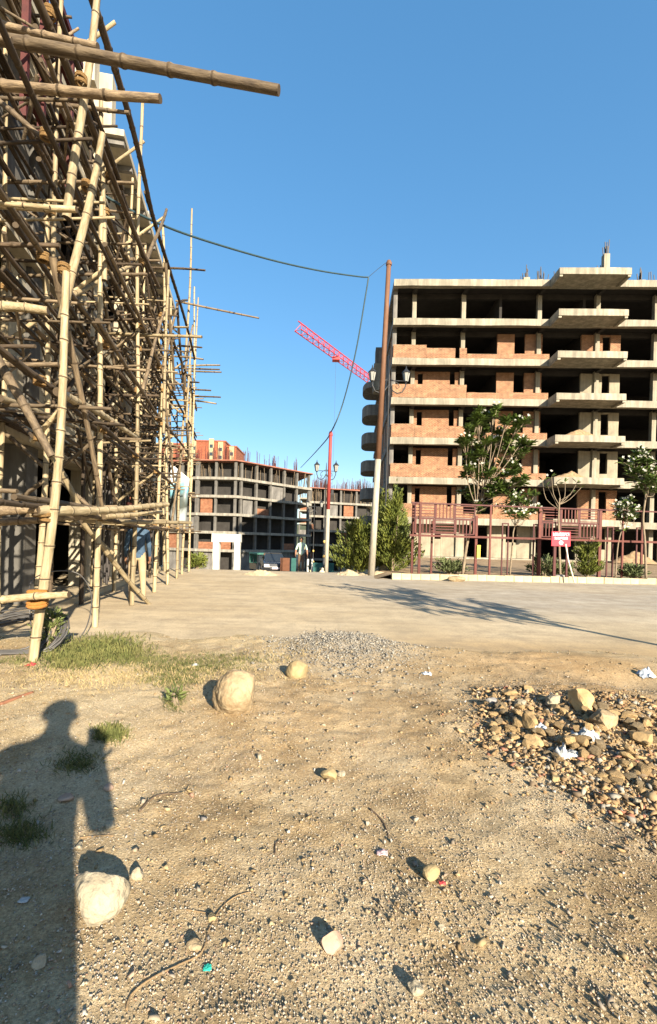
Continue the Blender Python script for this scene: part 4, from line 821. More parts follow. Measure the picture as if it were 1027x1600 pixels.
q = P(560, 890, 19.0); spray_bush('thuja_bush', (q.x, 19.2, -.1), 1.1, .95, 2.2, 9500, 'broad golden green conifer shrub left of the tall pole', THUJ, cone=.6)
q = P(597, 890, 20); spray_bush('thuja_bush', (q.x, 20.2, -.1), .9, .8, 3.6, 4500, 'dark conifer shrub rising behind the tall pole', THUJ, cone=.8)
q = P(918, 893, 17.4); spray_bush('thuja_bush', (q.x, 17.4, .15), .42, .4, 1.35, 2600, 'small upright golden conifer right of the notice board', THUJ, cone=.35, L=(.07, .18))
for px, w_, h_, lab in ((702, .55, .55, 'low dusty shrub left of the tall plumeria trunk'), (853, .5, .75, 'dark low shrub left of the notice board post'), (878, .4, .5, 'sparse low shrub under the notice board'), (990, .4, .5, 'low shrub at the foot of the right end plumeria')):
    q = P(px, 890, 17.3); spray_bush('low_shrub', (q.x, 17.35, .12), w_, .35, h_, 900, lab, SHRUB, cone=.3, L=(.08, .2), up=.5)
q = P(308, 890, 19.3); spray_bush('low_shrub', (q.x, 19.3, -.1), .42, .4, .62, 1100, 'green shrub at the far foot of the scaffold beside the portal', THUJ, cone=.4, L=(.07, .18), up=.5)
# out of the frame to the right: a tall tree whose shadow falls across the road
PALM = mat('palm_leaf', (0.05, 0.08, 0.03), .6, .3, 3)
tb = Vector((6.6, 1.2, 0)); e = empty('roadside_tree', tb, 'slender roadside tree right of the frame that casts the long shadow over the road', 'tree')
b = MB(); tt = spline([tb, tb + Vector((.1, .1, 2)), tb + Vector((.02, .1, 4.2))], 4); b.tube(tt, [.075 - .003 * k for k in range(len(tt))], 8); C = []; D = []; U = []
for k in range(16):
    a = k * .7 + rnd.random() * .4; s_ = tt[-1] - Vector((0, 0, .1 + 1.7 * rnd.random())); fr = spline([s_, s_ + Vector((math.cos(a) * .6, math.sin(a) * .6, .65)), s_ + Vector((math.cos(a) * 1.15, math.sin(a) * 1.15, .75 + .4 * rnd.random()))], 6); b.tube(fr, .03, 5)
    for p in fr[3:]:
        for t in range(3): C.append(tuple(p)); v = rdir(1)[0]; D.append(tuple(v + np.array([0, 0, -.2]))); U.append((0, 0, 1.01))
b.build('trunk', BARK, e, True); inst('crown', leaf_mesh('crown', np.array(C), np.array(D), np.array(U) + .1 * rdir(len(C)), NR.uniform(.18, .4, len(C)), NR.uniform(.06, .11, len(C)), PALM), Matrix(), e)
# ---------------------------------------------------------------- people
def skin_mesh(pts, edges, radii, labels, mats, order, sub=2):
    me = bpy.data.meshes.new('tmp'); me.from_pydata(pts, edges, []); ob = bpy.data.objects.new('tmp', me); COL.objects.link(ob)
    md = ob.modifiers.new('s', 'SKIN'); md.use_smooth_shade = True; md.branch_smoothing = .3
    for v, r in zip(me.skin_vertices[0].data, radii): v.radius = r if isinstance(r, tuple) else (r, r)
    me.skin_vertices[0].data[0].use_root = True; ss = ob.modifiers.new('d', 'SUBSURF'); ss.levels = sub; ss.render_levels = sub
    dg = bpy.context.evaluated_depsgraph_get(); out = bpy.data.meshes.new_from_object(ob.evaluated_get(dg)); bpy.data.objects.remove(ob); out.materials.clear()
    for m in mats: out.materials.append(m)
    A = np.array([pts[a] for a, _ in edges]); Bv = np.array([pts[c] for _, c in edges]); R = np.array([min(np.mean(radii[a]), np.mean(radii[c])) for a, c in edges]); lab = [order.index(l) for l in labels]
    for p in out.polygons:
        c = np.array(p.center); d = Bv - A; t = np.clip(((c - A) * d).sum(1) / (d * d).sum(1), 0, 1); dist = np.linalg.norm(c - (A + d * t[:, None]), axis=1) / R; p.material_index = lab[int(dist.argmin())]; p.use_smooth = True
    return out
SKIN = mat('brown_skin', (0.26, 0.13, 0.075), .55, .12, 12); HAIR = mat('black_hair', (0.012, 0.01, 0.009), .6, .3, 30)
def person(loc, yaw, shirt, trousers, shoes, label, arms, legs, hscale=1.0, sleeves=True, head_pitch=0.0):
    """x right, y forward; arms: (shoulder->elbow->wrist) per side, legs: (knee, ankle) per side"""
    v = []; r = []; ed = []; lb = []
    def add(p, rad, frm=None, l=None):
        v.append(tuple(p)); r.append(rad)
        if frm is not None: ed.append((frm, len(v) - 1)); lb.append(l)
        return len(v) - 1
    pel = add((0, 0, .96), (.155, .115)); wa = add((0, 0, 1.1), (.145, .105), pel, 'shirt'); ch = add((0, .005, 1.28), (.17, .115), wa, 'shirt'); uc = add((0, -.01, 1.41), (.12, .09), ch, 'shirt'); nk = add((0, 0, 1.49), .054, uc, 'shirt')
    h1 = add((0, .02 + head_pitch * .3, 1.56), (.066, .078), nk, 'skin'); h2 = add((0, .025 + head_pitch * .6, 1.635), (.075, .096), h1, 'skin'); h3 = add((0, .01 + head_pitch, 1.70), (.06, .075), h2, 'skin'); add((0, .118 + head_pitch * .5, 1.602), .013, h2, 'skin')
    hands = []
    for s, (el, wr) in zip((-1, 1), arms):
        sh = add((s * .165, -.01, 1.40), .066, uc, 'shirt'); e_ = add(el, .047, sh, 'shirt'); m_ = add((Vector(el) * .45 + Vector(wr) * .55), .042, e_, 'shirt' if sleeves else 'skin'); w_ = add(wr, .03, m_, 'shirt' if sleeves else 'skin')
        d = (Vector(wr) - Vector(el)).normalized(); pm = add(Vector(wr) + d * .06, (.04, .022), w_, 'skin'); sd = Vector((0, 1, 0)) - d * d.y; sd = sd.normalized() if sd.length > .2 else Vector((1, 0, 0)); bend = d.cross(sd) * (-s)
        for k in range(4):
            off = sd * (.03 - .02 * k); Lf = (.075, .085, .08, .062)[k]; a = add(Vector(wr) + d * .1 + off, .0095, pm, 'skin'); b_ = add(Vector(wr) + d * (.1 + Lf * .55) + off + bend * .012, .0088, a, 'skin'); add(Vector(wr) + d * (.1 + Lf * .95) + off + bend * .035, .0078, b_, 'skin')
        t1 = add(Vector(wr) + d * .055 + sd * .045, .011, pm, 'skin'); add(Vector(wr) + d * .095 + sd * .062 + bend * .015, .0095, t1, 'skin')
    for s, (kn, an) in zip((-1, 1), legs):
        hp = add((s * .085, 0, .88), .098, pel, 'trousers'); k_ = add(kn, .068, hp, 'trousers'); cf = add(Vector(kn) * .6 + Vector(an) * .4 + Vector((0, -.015, 0)), .06, k_, 'trousers'); a_ = add(an, .05, cf, 'trousers'); f_ = add((an[0] + s * .01, an[1] + .07, max(.045, an[2] - .05)), .042, a_, 'shoe'); add((an[0] + s * .02, an[1] + .16, max(.036, an[2] - .065)), .036, f_, 'shoe')
        add((an[0], an[1] - .05, max(.04, an[2] - .055)), .036, a_, 'shoe')
    me = skin_mesh(v, ed, r, lb, [SKIN, shirt, trousers, shoes], ['skin', 'shirt', 'trousers', 'shoe'])
    M = Matrix.Translation(loc) @ Matrix.Rotation(yaw, 4, 'Z') @ Matrix.Scale(hscale, 4); o = inst('person', me, M); tag(o, label, 'person')
    b = MB(); hp_ = head_pitch; b.ball((0, -.002 + hp_ * .8, 1.672), (.082, .100, .078), 14); b.v = [p + Vector((0, -.012 if p.z < 1.66 else 0, .0)) if not (p.y > .045 + hp_ and p.z < 1.69) else Vector((p.x * .8, .035, max(p.z, 1.66))) for p in b.v]; b.build('hair', HAIR, o, True, M)
    b = MB()
    for s in (-1, 1): b.ball((s * .083, .01 + hp_ * .6, 1.625), (.012, .022, .032), 8)
    b.build('ears', SKIN, o, True, M); b = MB()
    for s in (-1, 1): b.ball((s * .03, .102 + hp_ * .6, 1.645), (.013, .01, .008), 8)
    b.build('eyes', HAIR, o, True, M); b = MB(); b.ball((0, .088 + hp_ * .4, 1.563), (.024, .01, .006), 8); b.build('mouth', mat('lips', (.20, .07, .05), .6, .1, 9), o, True, M)
    return o
JKT = mat('blue_denim_jacket', (0.045, 0.08, 0.125), .85, .3, 14, .3, 60); KHA = mat('khaki_trousers', (0.33, 0.25, 0.15), .85, .15, 9, .2, 40); SHOE = mat('black_shoe', (0.015, 0.015, 0.015), .5, .2, 9)
MINT = mat('pale_mint_shirt', (0.38, 0.50, 0.40), .8, .1, 9, .2, 40); BRN = mat('brown_trousers', (0.13, 0.085, 0.055), .85, .2, 9); SHOE2 = mat('tan_sandal', (0.25, 0.17, 0.10), .7, .2, 9)
mp = G(208, 941); person((mp.x, mp.y + .15, 0), math.radians(28), JKT, KHA, SHOE, 'person in a blue jacket and khaki trousers standing behind the scaffold pole', [((-.21, -.02, 1.12), (-.21, .08, .89)), ((.21, -.03, 1.12), (.24, .10, .90))], [((-.10, .04, .49), (-.10, -.03, .09)), ((.11, .03, .49), (.13, -.02, .09))], .95)
mq = P(470, 902, 23.5); mz = float(terrain(np.array([mq.x]), np.array([23.5]))[0]); person((mq.x, 23.5, mz), math.radians(180), MINT, BRN, SHOE2, 'person in a pale mint shirt walking up the road towards the crest', [((-.27, -.04, 1.14), (-.30, .06, .90)), ((.26, .03, 1.13), (.27, .18, .92))], [((-.09, .10, .50), (-.09, .05, .12)), ((.10, -.02, .5), (.10, -.22, .12))], 1.04, False)
# the photographer, just behind the camera: only the shadow is in the picture
PHS = mat('grey_shirt', (.2, .2, .22), .85, .2, 9)
ph = person((.05, -.64, 0), math.radians(-2), PHS, BRN, SHOE, 'person taking the photograph, standing behind the view; only the shadow shows', [((-.34, .06, 1.12), (-.06, .36, 1.22)), ((.19, .08, 1.10), (.06, .36, 1.22))], [((-.12, .03, .49), (-.13, -.02, .09)), ((.12, .03, .49), (.13, -.02, .09))], 1.02)
ph.matrix_basis = ph.matrix_basis @ Matrix.Diagonal((1.28, 1.0, 1, 1))
b = MB(); b.box((-.04, -.055, 1.165), (.04, -.046, 1.325)); tag(b.build('phone', BLACKIRON), 'black phone held up by the photographer behind the view', 'phone')
# ---------------------------------------------------------------- vehicles and odds and ends beyond the crest
CARB = mat('black_car_paint', (0.012, 0.013, 0.015), .25, .2, 3, spec=.6); GLASS = mat('car_glass', (0.02, 0.025, 0.03), .08, .1, 3, spec=.6); CHR = mat('lamp_glass', (.55, .55, .55), .15, .1, 9); TYRE = mat('tyre_rubber', (.02, .02, .02), .9, .2, 9)
def car(px, Z, yaw, label):
    p = P(px, 880, Z); z = float(terrain(np.array([p.x]), np.array([Z]))[0]); M = Matrix.Translation((p.x, Z, z)) @ Matrix.Rotation(yaw, 4, 'Z'); e = empty('parked_car', (p.x, Z, z), label, 'car')
    def hull(prof, w0, w1, name, m):
        b = MB(); n = len(prof)
        for s in (-1, 1):
            for (y, zz) in prof: f = (zz - .3) / 1.2; b.v.append(Vector((s * (w0 + (w1 - w0) * max(0, f)), y, zz)))
        b.f.append(list(range(n))[::-1]); b.f.append(list(range(n, 2 * n)))
        for k in range(n): b.f.append([k, (k + 1) % n, n + (k + 1) % n, n + k])
        b.mi = [0] * len(b.f); o = b.build(name, m, e, False, M); md = o.modifiers.new('b', 'BEVEL'); md.width = .05; md.segments = 3; md.limit_method = 'ANGLE'; return o
    hull([(-2.0, .3), (-2.05, .55), (-1.95, .82), (-1.1, .95), (1.6, .98), (1.98, .85), (2.02, .5), (1.95, .3)], .84, .80, 'body', CARB); hull([(-1.15, .94), (-.45, 1.42), (.9, 1.46), (1.7, 1.0)], .86, .60, 'cabin', GLASS)
    cube('roof', CARB, (-.58, -.4, 1.43), (.58, .9, 1.49), e, M)
    for s in (-1, 1):
        cube('headlight', CHR, (s * .62 - .17, -2.03, .60), (s * .62 + .17, -1.93, .76), e, M); cube('mirror', CARB, (s * .92 - .09, -.95, .95), (s * .92 + .09, -.86, 1.08), e, M)
        for y in (-1.25, 1.25): b = MB(); b.tube([(s * .68, y, .31), (s * .86, y, .31)], .31, 16); wh = b.build('wheel', TYRE, e, False, M); b = MB(); b.tube([(s * .862, y, .31), (s * .875, y, .31)], .19, 12); b.build('rim', CHR, wh, False, M)
    cube('grille', BLACKIRON, (-.4, -2.07, .42), (.4, -2.02, .58), e, M); cube('number_plate', SIGNW, (-.25, -2.09, .44), (.25, -2.073, .55), e, M); return e
car(427, 33.5, math.radians(12), 'black hatchback facing us, half hidden by the road crest')
GRN = mat('green_canvas', (.04, .13, .10), .7, .3, 5); p = P(408, 880, 39); z = float(terrain(np.array([p.x]), np.array([39]))[0]); e = empty('auto_rickshaw', (p.x, 39, z), 'three wheeled rickshaw with a green canvas roof left of the black hatchback', 'rickshaw'); M = Matrix.Translation((p.x, 39, z)) @ Matrix.Rotation(.5, 4, 'Z')
b = MB(); b.tube([(0, -1.1, .4), (0, -.9, .75), (0, -.55, .95), (0, -.5, .4)], [.3, .42, .45, .5], 10); b.box((-.62, -.5, .35), (.62, 1.15, .85)); b.build('body', CARB, e, False, M)
b = MB(); b.prism([(-.66, -.85), (.66, -.85), (.68, 1.2), (-.68, 1.2)], 1.62, 1.74); b.box((-.66, 1.0, .85), (.66, 1.1, 1.62)); o = b.build('canopy', GRN, e, False, M)
b = MB(); [b.tube([(s * .6, y, .8), (s * .6, y * .95, 1.64)], .025, 5) for s in (-1, 1) for y in (-.75, .2, 1.05)]; b.build('canopy_frame', BLACKIRON, e, False, M); b = MB(); b.box((-.5, -.72, .95), (.5, -.70, 1.55)); b.build('windscreen', GLASS, e, False, M)
for x, y in ((0, -1.0), (-.55, .75), (.55, .75)): b = MB(); b.tube([(x - .06, y, .22), (x + .06, y, .22)], .22, 14); b.build('wheel', TYRE, e, False, M)
BRD = mat('brown_board', (.11, .045, .022), .8, .25, 4); TEAL = mat('teal_sheet', (.02, .085, .075), .7, .3, 4)
def board(name, px0, px1, y0, y1, Z, m, label, cat):
    a = P(px0, y1, Z); c = P(px1, y0, Z); zg = float(terrain(np.array([a.x]), np.array([Z]))[0]); e = empty(name, ((a.x + c.x) / 2, Z, zg), label, cat); cube('panel', m, (a.x, Z, zg + .15), (c.x, Z + .04, c.z), e, None, .3, .006)
    for x in (a.x + .05, c.x - .1): cube('leg', DSTEEL, (x, Z + .042, zg - .1), (x + .05, Z + .09, c.z - .1), e)
board('site_board', 438, 453, 872, 895, 31, BRD, 'brown site board standing between the hatchback and the walking person', 'board'); board('site_board', 455, 463, 872, 895, 34, TEAL, 'narrow teal site board just left of the walking person', 'board'); board('site_board', 489, 522, 880, 896, 30, TEAL, 'teal site board behind the foot of the red and white pole', 'board')
for k, (px, lab) in enumerate(((480.5, 'left one of two short white posts beside the walking person'), (487.5, 'right one of two short white posts beside the walking person'))):
    q = P(px, 905, 21.5); e = empty('marker_post', (q.x, 21.5, q.z), lab, 'post', 'short white marker posts'); b = MB(); b.tube([q - Vector((0, 0, .25)), q + Vector((0, 0, .88))], .05, 8); b.build('shaft', WPAINT, e, True); b = MB(); b.ball(q + Vector((0, 0, .9)), .055, 8); b.build('cap', WPAINT, e, True)
SACK = mat('cream_sack', (.5, .43, .3), .9, .2, 12, .5, 40)
# ---------------------------------------------------------------- stones
def rock_mesh(name, seed, m, sub=3, rough=.25, cuts=0, size=(1, 1, 1), fine=.05):
    r = random.Random(seed); bm = bmesh.new(); bmesh.ops.create_icosphere(bm, subdivisions=sub, radius=1); o = Vector((r.random() * 50, r.random() * 50, r.random() * 50))
    pl = []
    for k in range(cuts): n = Vector((r.gauss(0, 1), r.gauss(0, 1), r.gauss(0, .8))).normalized(); pl.append((n, r.uniform(.45, .8)))
    for v in bm.verts:
        p = v.co.copy(); p *= 1 + rough * noise.noise(p * .9 + o) * 1.4
        for n, d in pl:
            t = p.dot(n) - d
            if t > 0: p -= n * t * .95
        p *= 1 + fine * noise.noise(p * 4 + o) + fine * .6 * noise.noise(p * 9 + o); v.co = Vector((p.x * size[0], p.y * size[1], p.z * size[2]))
    me = bpy.data.meshes.new(name); bm.to_mesh(me); bm.free(); me.materials.append(m)
    for p in me.polygons: p.use_smooth = cuts == 0 or sub > 3
    return me
STONE_B = mat('buff_boulder_stone', (0.17, 0.115, 0.058), .9, .3, 7, .9, 30, col2=(0.38, 0.30, 0.185)); STONE_G = mat('pale_grey_stone', (0.20, 0.165, 0.108), .9, .3, 9, .9, 35, col2=(0.37, 0.325, 0.235)); STONE_O = mat('ochre_stone', (0.25, 0.16, 0.075), .9, .3, 5, .7, 18, rand=.25, col2=(0.44, 0.31, 0.15))
STONE_Y = mat('yellow_stone', (0.19, 0.135, 0.065), .85, .2, 6, .5, 25, col2=(0.36, 0.28, 0.145)); STONE_P = mat('pinkish_stone', (0.25, 0.16, 0.11), .85, .2, 8, .5, 25, col2=(.38, .28, .21)); STONE_D = mat('dark_grey_stone', (0.17, 0.16, 0.15), .9, .3, 7, .5, 25, col2=(.32, .30, .27), rand=.2)
def rock_at(px, py, wpx, hpx, m, label, seed, cuts=0, rough=.2, sub=4, cat='stone', rot=0.0, name='stone'):
    """px, py: where its foot meets the ground; wpx, hpx: size in photo pixels"""
    g = G(px, py, .03); g.z = gzf(g.x, g.y); g = G(px, py, g.z); w_ = wpx / F * g.y / 2; h_ = hpx / F * g.y / 2
    me = rock_mesh('stone', seed, m, sub, rough, cuts, (w_, w_ * .85, h_)); zc = gzf(g.x, g.y + w_ * .4); o = inst(name, me, Matrix.Translation((g.x, g.y + w_ * .5, zc + h_ * .58)) @ Matrix.Rotation(rot, 4, 'Y')); return tag(o, label, cat)
rock_at(367, 1112, 76, 76, STONE_B, 'largest rounded buff boulder on the dirt beyond the grass strip', 4, 2, .22, 5, 'boulder', -.35, 'boulder')
rock_at(465, 1060, 37, 31, STONE_Y, 'small yellowish rounded rock beside the grey gravel patch', 5, 2, .18, 4, 'stone', .3)
rock_at(146, 1436, 92, 84, STONE_G, 'smooth pale rounded rock at the edge of the photographer shadow', 33, 2, .12, 5, 'boulder', .25, 'boulder')
for a in ((513, 1220, 28, 22, STONE_Y, 'pale yellow pebble pair, the larger one, in the middle of the dirt', 11, 1), (534, 1215, 14, 12, STONE_G, 'pale pebble pair, the smaller one, in the middle of the dirt', 12, 1), (677, 1376, 30, 24, STONE_Y, 'angular yellow stone beside a red scrap in the near dirt', 13, 4), (520, 1490, 42, 34, STONE_P, 'pinkish angular chunk of rubble in the near dirt', 14, 5), (212, 1374, 19, 19, STONE_G, 'small white pebble just right of the smooth pale rock', 15, 1), (302, 1486, 24, 15, STONE_B, 'flat buff pebble touching the long twig', 16, 1), (60, 1514, 22, 22, STONE_G, 'grey white pebble inside the photographer shadow', 17, 3), (167, 1236, 15, 12, STONE_P, 'reddish pebble by the short twig left', 18, 2), (122, 1327, 14, 12, STONE_G, 'white pebble above the smooth pale rock', 19, 1), (170, 1296, 18, 14, STONE_G, 'pale flat pebble right of the photographer shadow edge', 20, 2), (404, 1188, 12, 11, STONE_G, 'single white pebble on the dirt below the largest boulder', 21, 1), (650, 1554, 26, 20, STONE_G, 'greyish stone near the bottom edge right of centre', 22, 4), (331, 1441, 16, 14, STONE_Y, 'yellow pebble where the two twigs cross', 23, 1), (690, 1455, 12, 12, STONE_G, 'white pebble below the red scrap', 24, 1), (100, 1254, 22, 12, STONE_P, 'flat reddish brown stone in the photographer shadow', 25, 3)):
    rock_at(*a[:7], a[7] + 3, .25, 3)
# rubble heap on the right
for a in ((915, 1108, 52, 50, STONE_O, 'tallest upright ochre rock on top of the rubble heap', 31, 4), (955, 1134, 56, 42, STONE_B, 'wide buff rock at the right of the rubble heap', 32, 3), (905, 1106, 30, 32, STONE_O, 'ochre block leaning on the tallest rock of the rubble heap', 33, 5), (830, 1136, 42, 32, STONE_O, 'tilted ochre slab in the middle of the rubble heap', 34, 5), (838, 1160, 44, 28, STONE_O, 'flat ochre slab below the tilted one in the rubble heap', 35, 5), (1012, 1160, 42, 36, STONE_O, 'rounded ochre rock at the right edge of the picture', 36, 3), (800, 1092, 36, 18, STONE_O, 'thin ochre slab at the far left of the rubble heap', 37, 5), (828, 1086, 30, 16, STONE_O, 'thin ochre slab at the back of the rubble heap', 38, 5), (770, 1103, 24, 18, STONE_D, 'grey flat stone at the left of the rubble heap', 39, 4), (868, 1106, 40, 22, STONE_G, 'pale slab in the back of the rubble heap', 40, 5), (815, 1108, 24, 20, STONE_G, 'pale stone between the thin ochre slabs', 41, 3), (985, 1196, 20, 18, STONE_Y, 'yellow stone below the wide buff rock', 42, 3), (870, 1222, 20, 16, STONE_Y, 'yellow chip at the front of the rubble heap', 43, 3), (998, 1258, 18, 20, STONE_G, 'white stone at the front right of the rubble heap', 44, 3), (775, 1155, 18, 14, STONE_Y, 'pale yellow chip at the left front of the rubble heap', 45, 3)):
    rock_at(a[0], a[1], a[2] * .86, a[3] * .86, *a[4:7], a[7] + 4, .35, 3)
RV = [[rock_mesh('rubble_stone', 60 + k + 20 * j, m, 2, .4, 9, (1, .8, .55)) for k in range(5)] for j, m in enumerate((STONE_O, STONE_O, STONE_O, STONE_B))]
for k in range(140):
    px = rnd.uniform(765, 1045); py = 1085 + (px - 765) * .10 + rnd.random() ** 1.2 * (60 + (px - 765) * .33); g = G(px, py, .06); z = gzf(g.x, g.y); g = G(px, py, z); s = rnd.uniform(.024, .05) * (1.35 if rnd.random() < .2 else 1)
    o = inst('rubble_stone', rnd.choice(rnd.choice(RV)), Matrix.Translation((g.x, g.y, z + s * .3)) @ Matrix.Rotation(rnd.uniform(0, 6.28), 4, 'Z') @ Matrix.Rotation(rnd.uniform(-.6, .6), 4, 'X') @ Matrix.Scale(s, 4)); fr_ = (py - 1085 - (px - 765) * .10) / (60 + (px - 765) * .33); tag(o, '%s broken stone lying loose at the %s %s of the rubble heap' % ('larger' if s > .05 else 'fist sized' if s > .037 else 'small', 'back' if fr_ < .25 else 'middle' if fr_ < .6 else 'front', 'left' if px < 860 else 'centre' if px < 950 else 'right'), 'stone', 'small stones of the rubble heap')
# pebbles, grit, gravel and clods: uncountable
def ico(sub):
    bm = bmesh.new(); bmesh.ops.create_icosphere(bm, subdivisions=sub, radius=1); bm.verts.index_update(); V = np.array([v.co[:] for v in bm.verts]); Fc = np.array([[v.index for v in f.verts] for f in bm.faces]); bm.free(); return V, Fc
ICO = ico(1); OCT = (np.array([[1, 0, 0], [-1, 0, 0], [0, 1, 0], [0, -1, 0], [0, 0, 1], [0, 0, -1]], float), np.array([[0, 2, 4], [2, 1, 4], [1, 3, 4], [3, 0, 4], [2, 0, 5], [1, 2, 5], [3, 1, 5], [0, 3, 5]]))
def chip(seed, npt=8):
    r = np.random.RandomState(seed); bm = bmesh.new(); v = r.normal(size=(npt, 3)); v /= np.linalg.norm(v, axis=1)[:, None]; v *= r.uniform(.7, 1.15, (npt, 1)); [bm.verts.new(p) for p in v]
    bmesh.ops.convex_hull(bm, input=bm.verts); bmesh.ops.delete(bm, geom=[q for q in bm.verts if not q.link_faces], context='VERTS'); bm.verts.index_update(); V = np.array([q.co[:] for q in bm.verts]); Fc = np.array([[q.index for q in f.verts] for f in bm.faces]); bm.free(); return V, Fc
CHIPS = [chip(k) for k in range(9)]
def scatter(name, X, Y, R, cols, base, m, label, flat=.65, sink=.15):
    VV = []; FF = []; CC = []; o = 0
    pick = NR.randint(0, len(base), len(X))
    for b_ in range(len(base)):
        k = pick == b_
        if k.any(): v, f = scatter1(X[k], Y[k], R[k], base[b_], flat, sink); VV.append(v); FF.append(f + o); o += len(v); CC.append(np.repeat(cols[k], len(base[b_][0]), 0))
    me = fast(name, np.concatenate(VV), np.concatenate(FF), m, False, np.concatenate(CC)); return tag(inst(name, me, Matrix()), label, None, None, 'stuff')
def scatter1(X, Y, R, base, flat, sink):
    n = len(X); Vb, Fb = base; k = len(Vb); V = Vb[None] * (1 + .08 * NR.uniform(-1, 1, (n, k, 1))); S = np.stack([NR.uniform(.7, 1.35, n), NR.uniform(.7, 1.2, n), np.full(n, flat) * NR.uniform(.7, 1.3, n)], 1); V = V * S[:, None]
    a = NR.rand(n) * 6.283; t = NR.normal(0, .35, n); c, s = np.cos(t)[:, None], np.sin(t)[:, None]; y, z = V[..., 1] * c - V[..., 2] * s, V[..., 1] * s + V[..., 2] * c; x = V[..., 0]; c, s = np.cos(a)[:, None], np.sin(a)[:, None]
    V = np.stack([x * c - y * s, x * s + y * c, z], -1) * R[:, None, None]; Z = gz(X, Y) + R * (flat - sink); V += np.stack([X, Y, Z], 1)[:, None]
    return V.reshape(-1, 3), (Fb[None] + np.arange(n)[:, None, None] * k).reshape(-1, 3)
PEB = mat('mixed_pebble_stone', (0.9, 0.9, 0.9), .9, .18, 60, attr='col')
PAL = np.array([[.42, .34, .23], [.50, .43, .32], [.36, .30, .23], [.55, .50, .42], [.30, .24, .17], [.44, .32, .22], [.24, .22, .20], [.40, .24, .16]]); PW = np.array([.29, .21, .17, .09, .10, .10, .02, .02])
def pal(n, p=PW, P_=PAL): return P_[NR.choice(len(P_), n, p=p)] * NR.uniform(.75, 1.2, (n, 1))
def fg_xy(n, y0, y1, pw=1.0):
    Y = y0 + (y1 - y0) * NR.rand(n) ** pw; X = NR.uniform(-1, 1, n) * (Y * .78 + .25); return X, Y
def clump(X, Y, s, t, seed): 
    k = fbm(X, Y, s, 3, seed) > t + .12 * NR.normal(size=len(X)); return X[k], Y[k]
X, Y = fg_xy(17000, .95, 5.6, 1.4); X, Y = clump(X, Y, .5, .46, 31); R = np.clip(np.exp(NR.normal(-5.45, .5, len(X))), .0018, .017); scatter('pebbles', X, Y, R, pal(len(X)) * .8, CHIPS, PEB, 'loose pebbles strewn over the foreground dirt')
X, Y = fg_xy(9000, 1.3, 5.8, .8); X, Y = clump(X, Y, .8, .44, 35); R = np.clip(np.exp(NR.normal(-4.95, .42, len(X))), .004, .02); scatter('clods', X, Y, R, pal(len(X), np.array([.5, .3, .2]), np.array([[.33, .245, .13], [.40, .30, .17], [.26, .18, .09]])), CHIPS, PEB, 'small dry clods of the foreground dirt', .5, .1)
X, Y = fg_xy(60000, .9, 4.2, 1.7); X, Y = clump(X, Y, .35, .40, 33); R = np.clip(np.exp(NR.normal(-6.0, .35, len(X))), .0012, .0055); scatter('grit', X, Y, R, pal(len(X)) * .95, [OCT], PEB, 'fine grit and clods covering the foreground dirt', .8)
X = NR.normal(GRV.x, .42, 7000); Y = NR.normal(GRV.y + .1, .62, 7000); R = np.clip(np.exp(NR.normal(-4.55, .35, 7000)), .005, .024); g3 = np.array([[.40, .37, .31], [.30, .275, .235], [.50, .465, .39], [.18, .17, .15], [.42, .35, .25]]); scatter('gravel', X, Y, R, (.72 * pal(7000, np.array([.32, .27, .18, .11, .12]), g3)), CHIPS, PEB, 'spread heap of grey crushed gravel at the road edge')
pxs = NR.uniform(745, 1060, 9000); pys = 1075 + (pxs - 745) * .11 + NR.rand(9000) ** 1.25 * (75 + (pxs - 745) * .42); gg = np.array([G(a, c, .08)[:2] for a, c in zip(pxs, pys)]); R_core = NR.rand(9000) < .35; gg += NR.normal(0, 1, gg.shape) * (.04 + .38 * (NR.rand(9000) ** 3.5) * ~R_core)[:, None]; R = np.clip(np.exp(NR.normal(-4.85, .55, 9000) + .45 * R_core), .004, .034); cl = np.array([[.44, .29, .14], [.52, .37, .20], [.34, .22, .11], [.40, .36, .29], [.22, .16, .10], [.40, .18, .11]]); scatter('rubble_clods', gg[:, 0], gg[:, 1], R, (.82 * pal(9000, np.array([.30, .22, .2, .12, .12, .04]), cl)), CHIPS, PEB, 'broken ochre clods and chips of the rubble heap', .6, .3)
X = NR.uniform(-9, 12, 2600); Y = NR.uniform(5.6, 16, 2600); R = np.clip(np.exp(NR.normal(-5.0, .45, 2600)), .003, .02); scatter('road_grit', X, Y, R, pal(2600) * 1.05, [OCT], PEB, 'scattered small stones on the dusty road', .6)
# far edge clutter at the crest
for k, (px, py, w_, h_) in enumerate(((838 + 40, 909, 26, 16), (712, 908, 30, 10))):
    g = G(px, py); me = rock_mesh('stone', 90 + k, (STONE_D, STONE_B)[k], 3, .25, 3, (w_ / F * g.y / 2, .2, h_ / F * g.y / 2)); tag(inst('stone', me, Matrix.Translation((g.x, g.y - .05, .08))), ('dark rough stone lying against the kerb under the notice board', 'buff earth lump lying against the kerb by the tall plumeria')[k], 'stone')
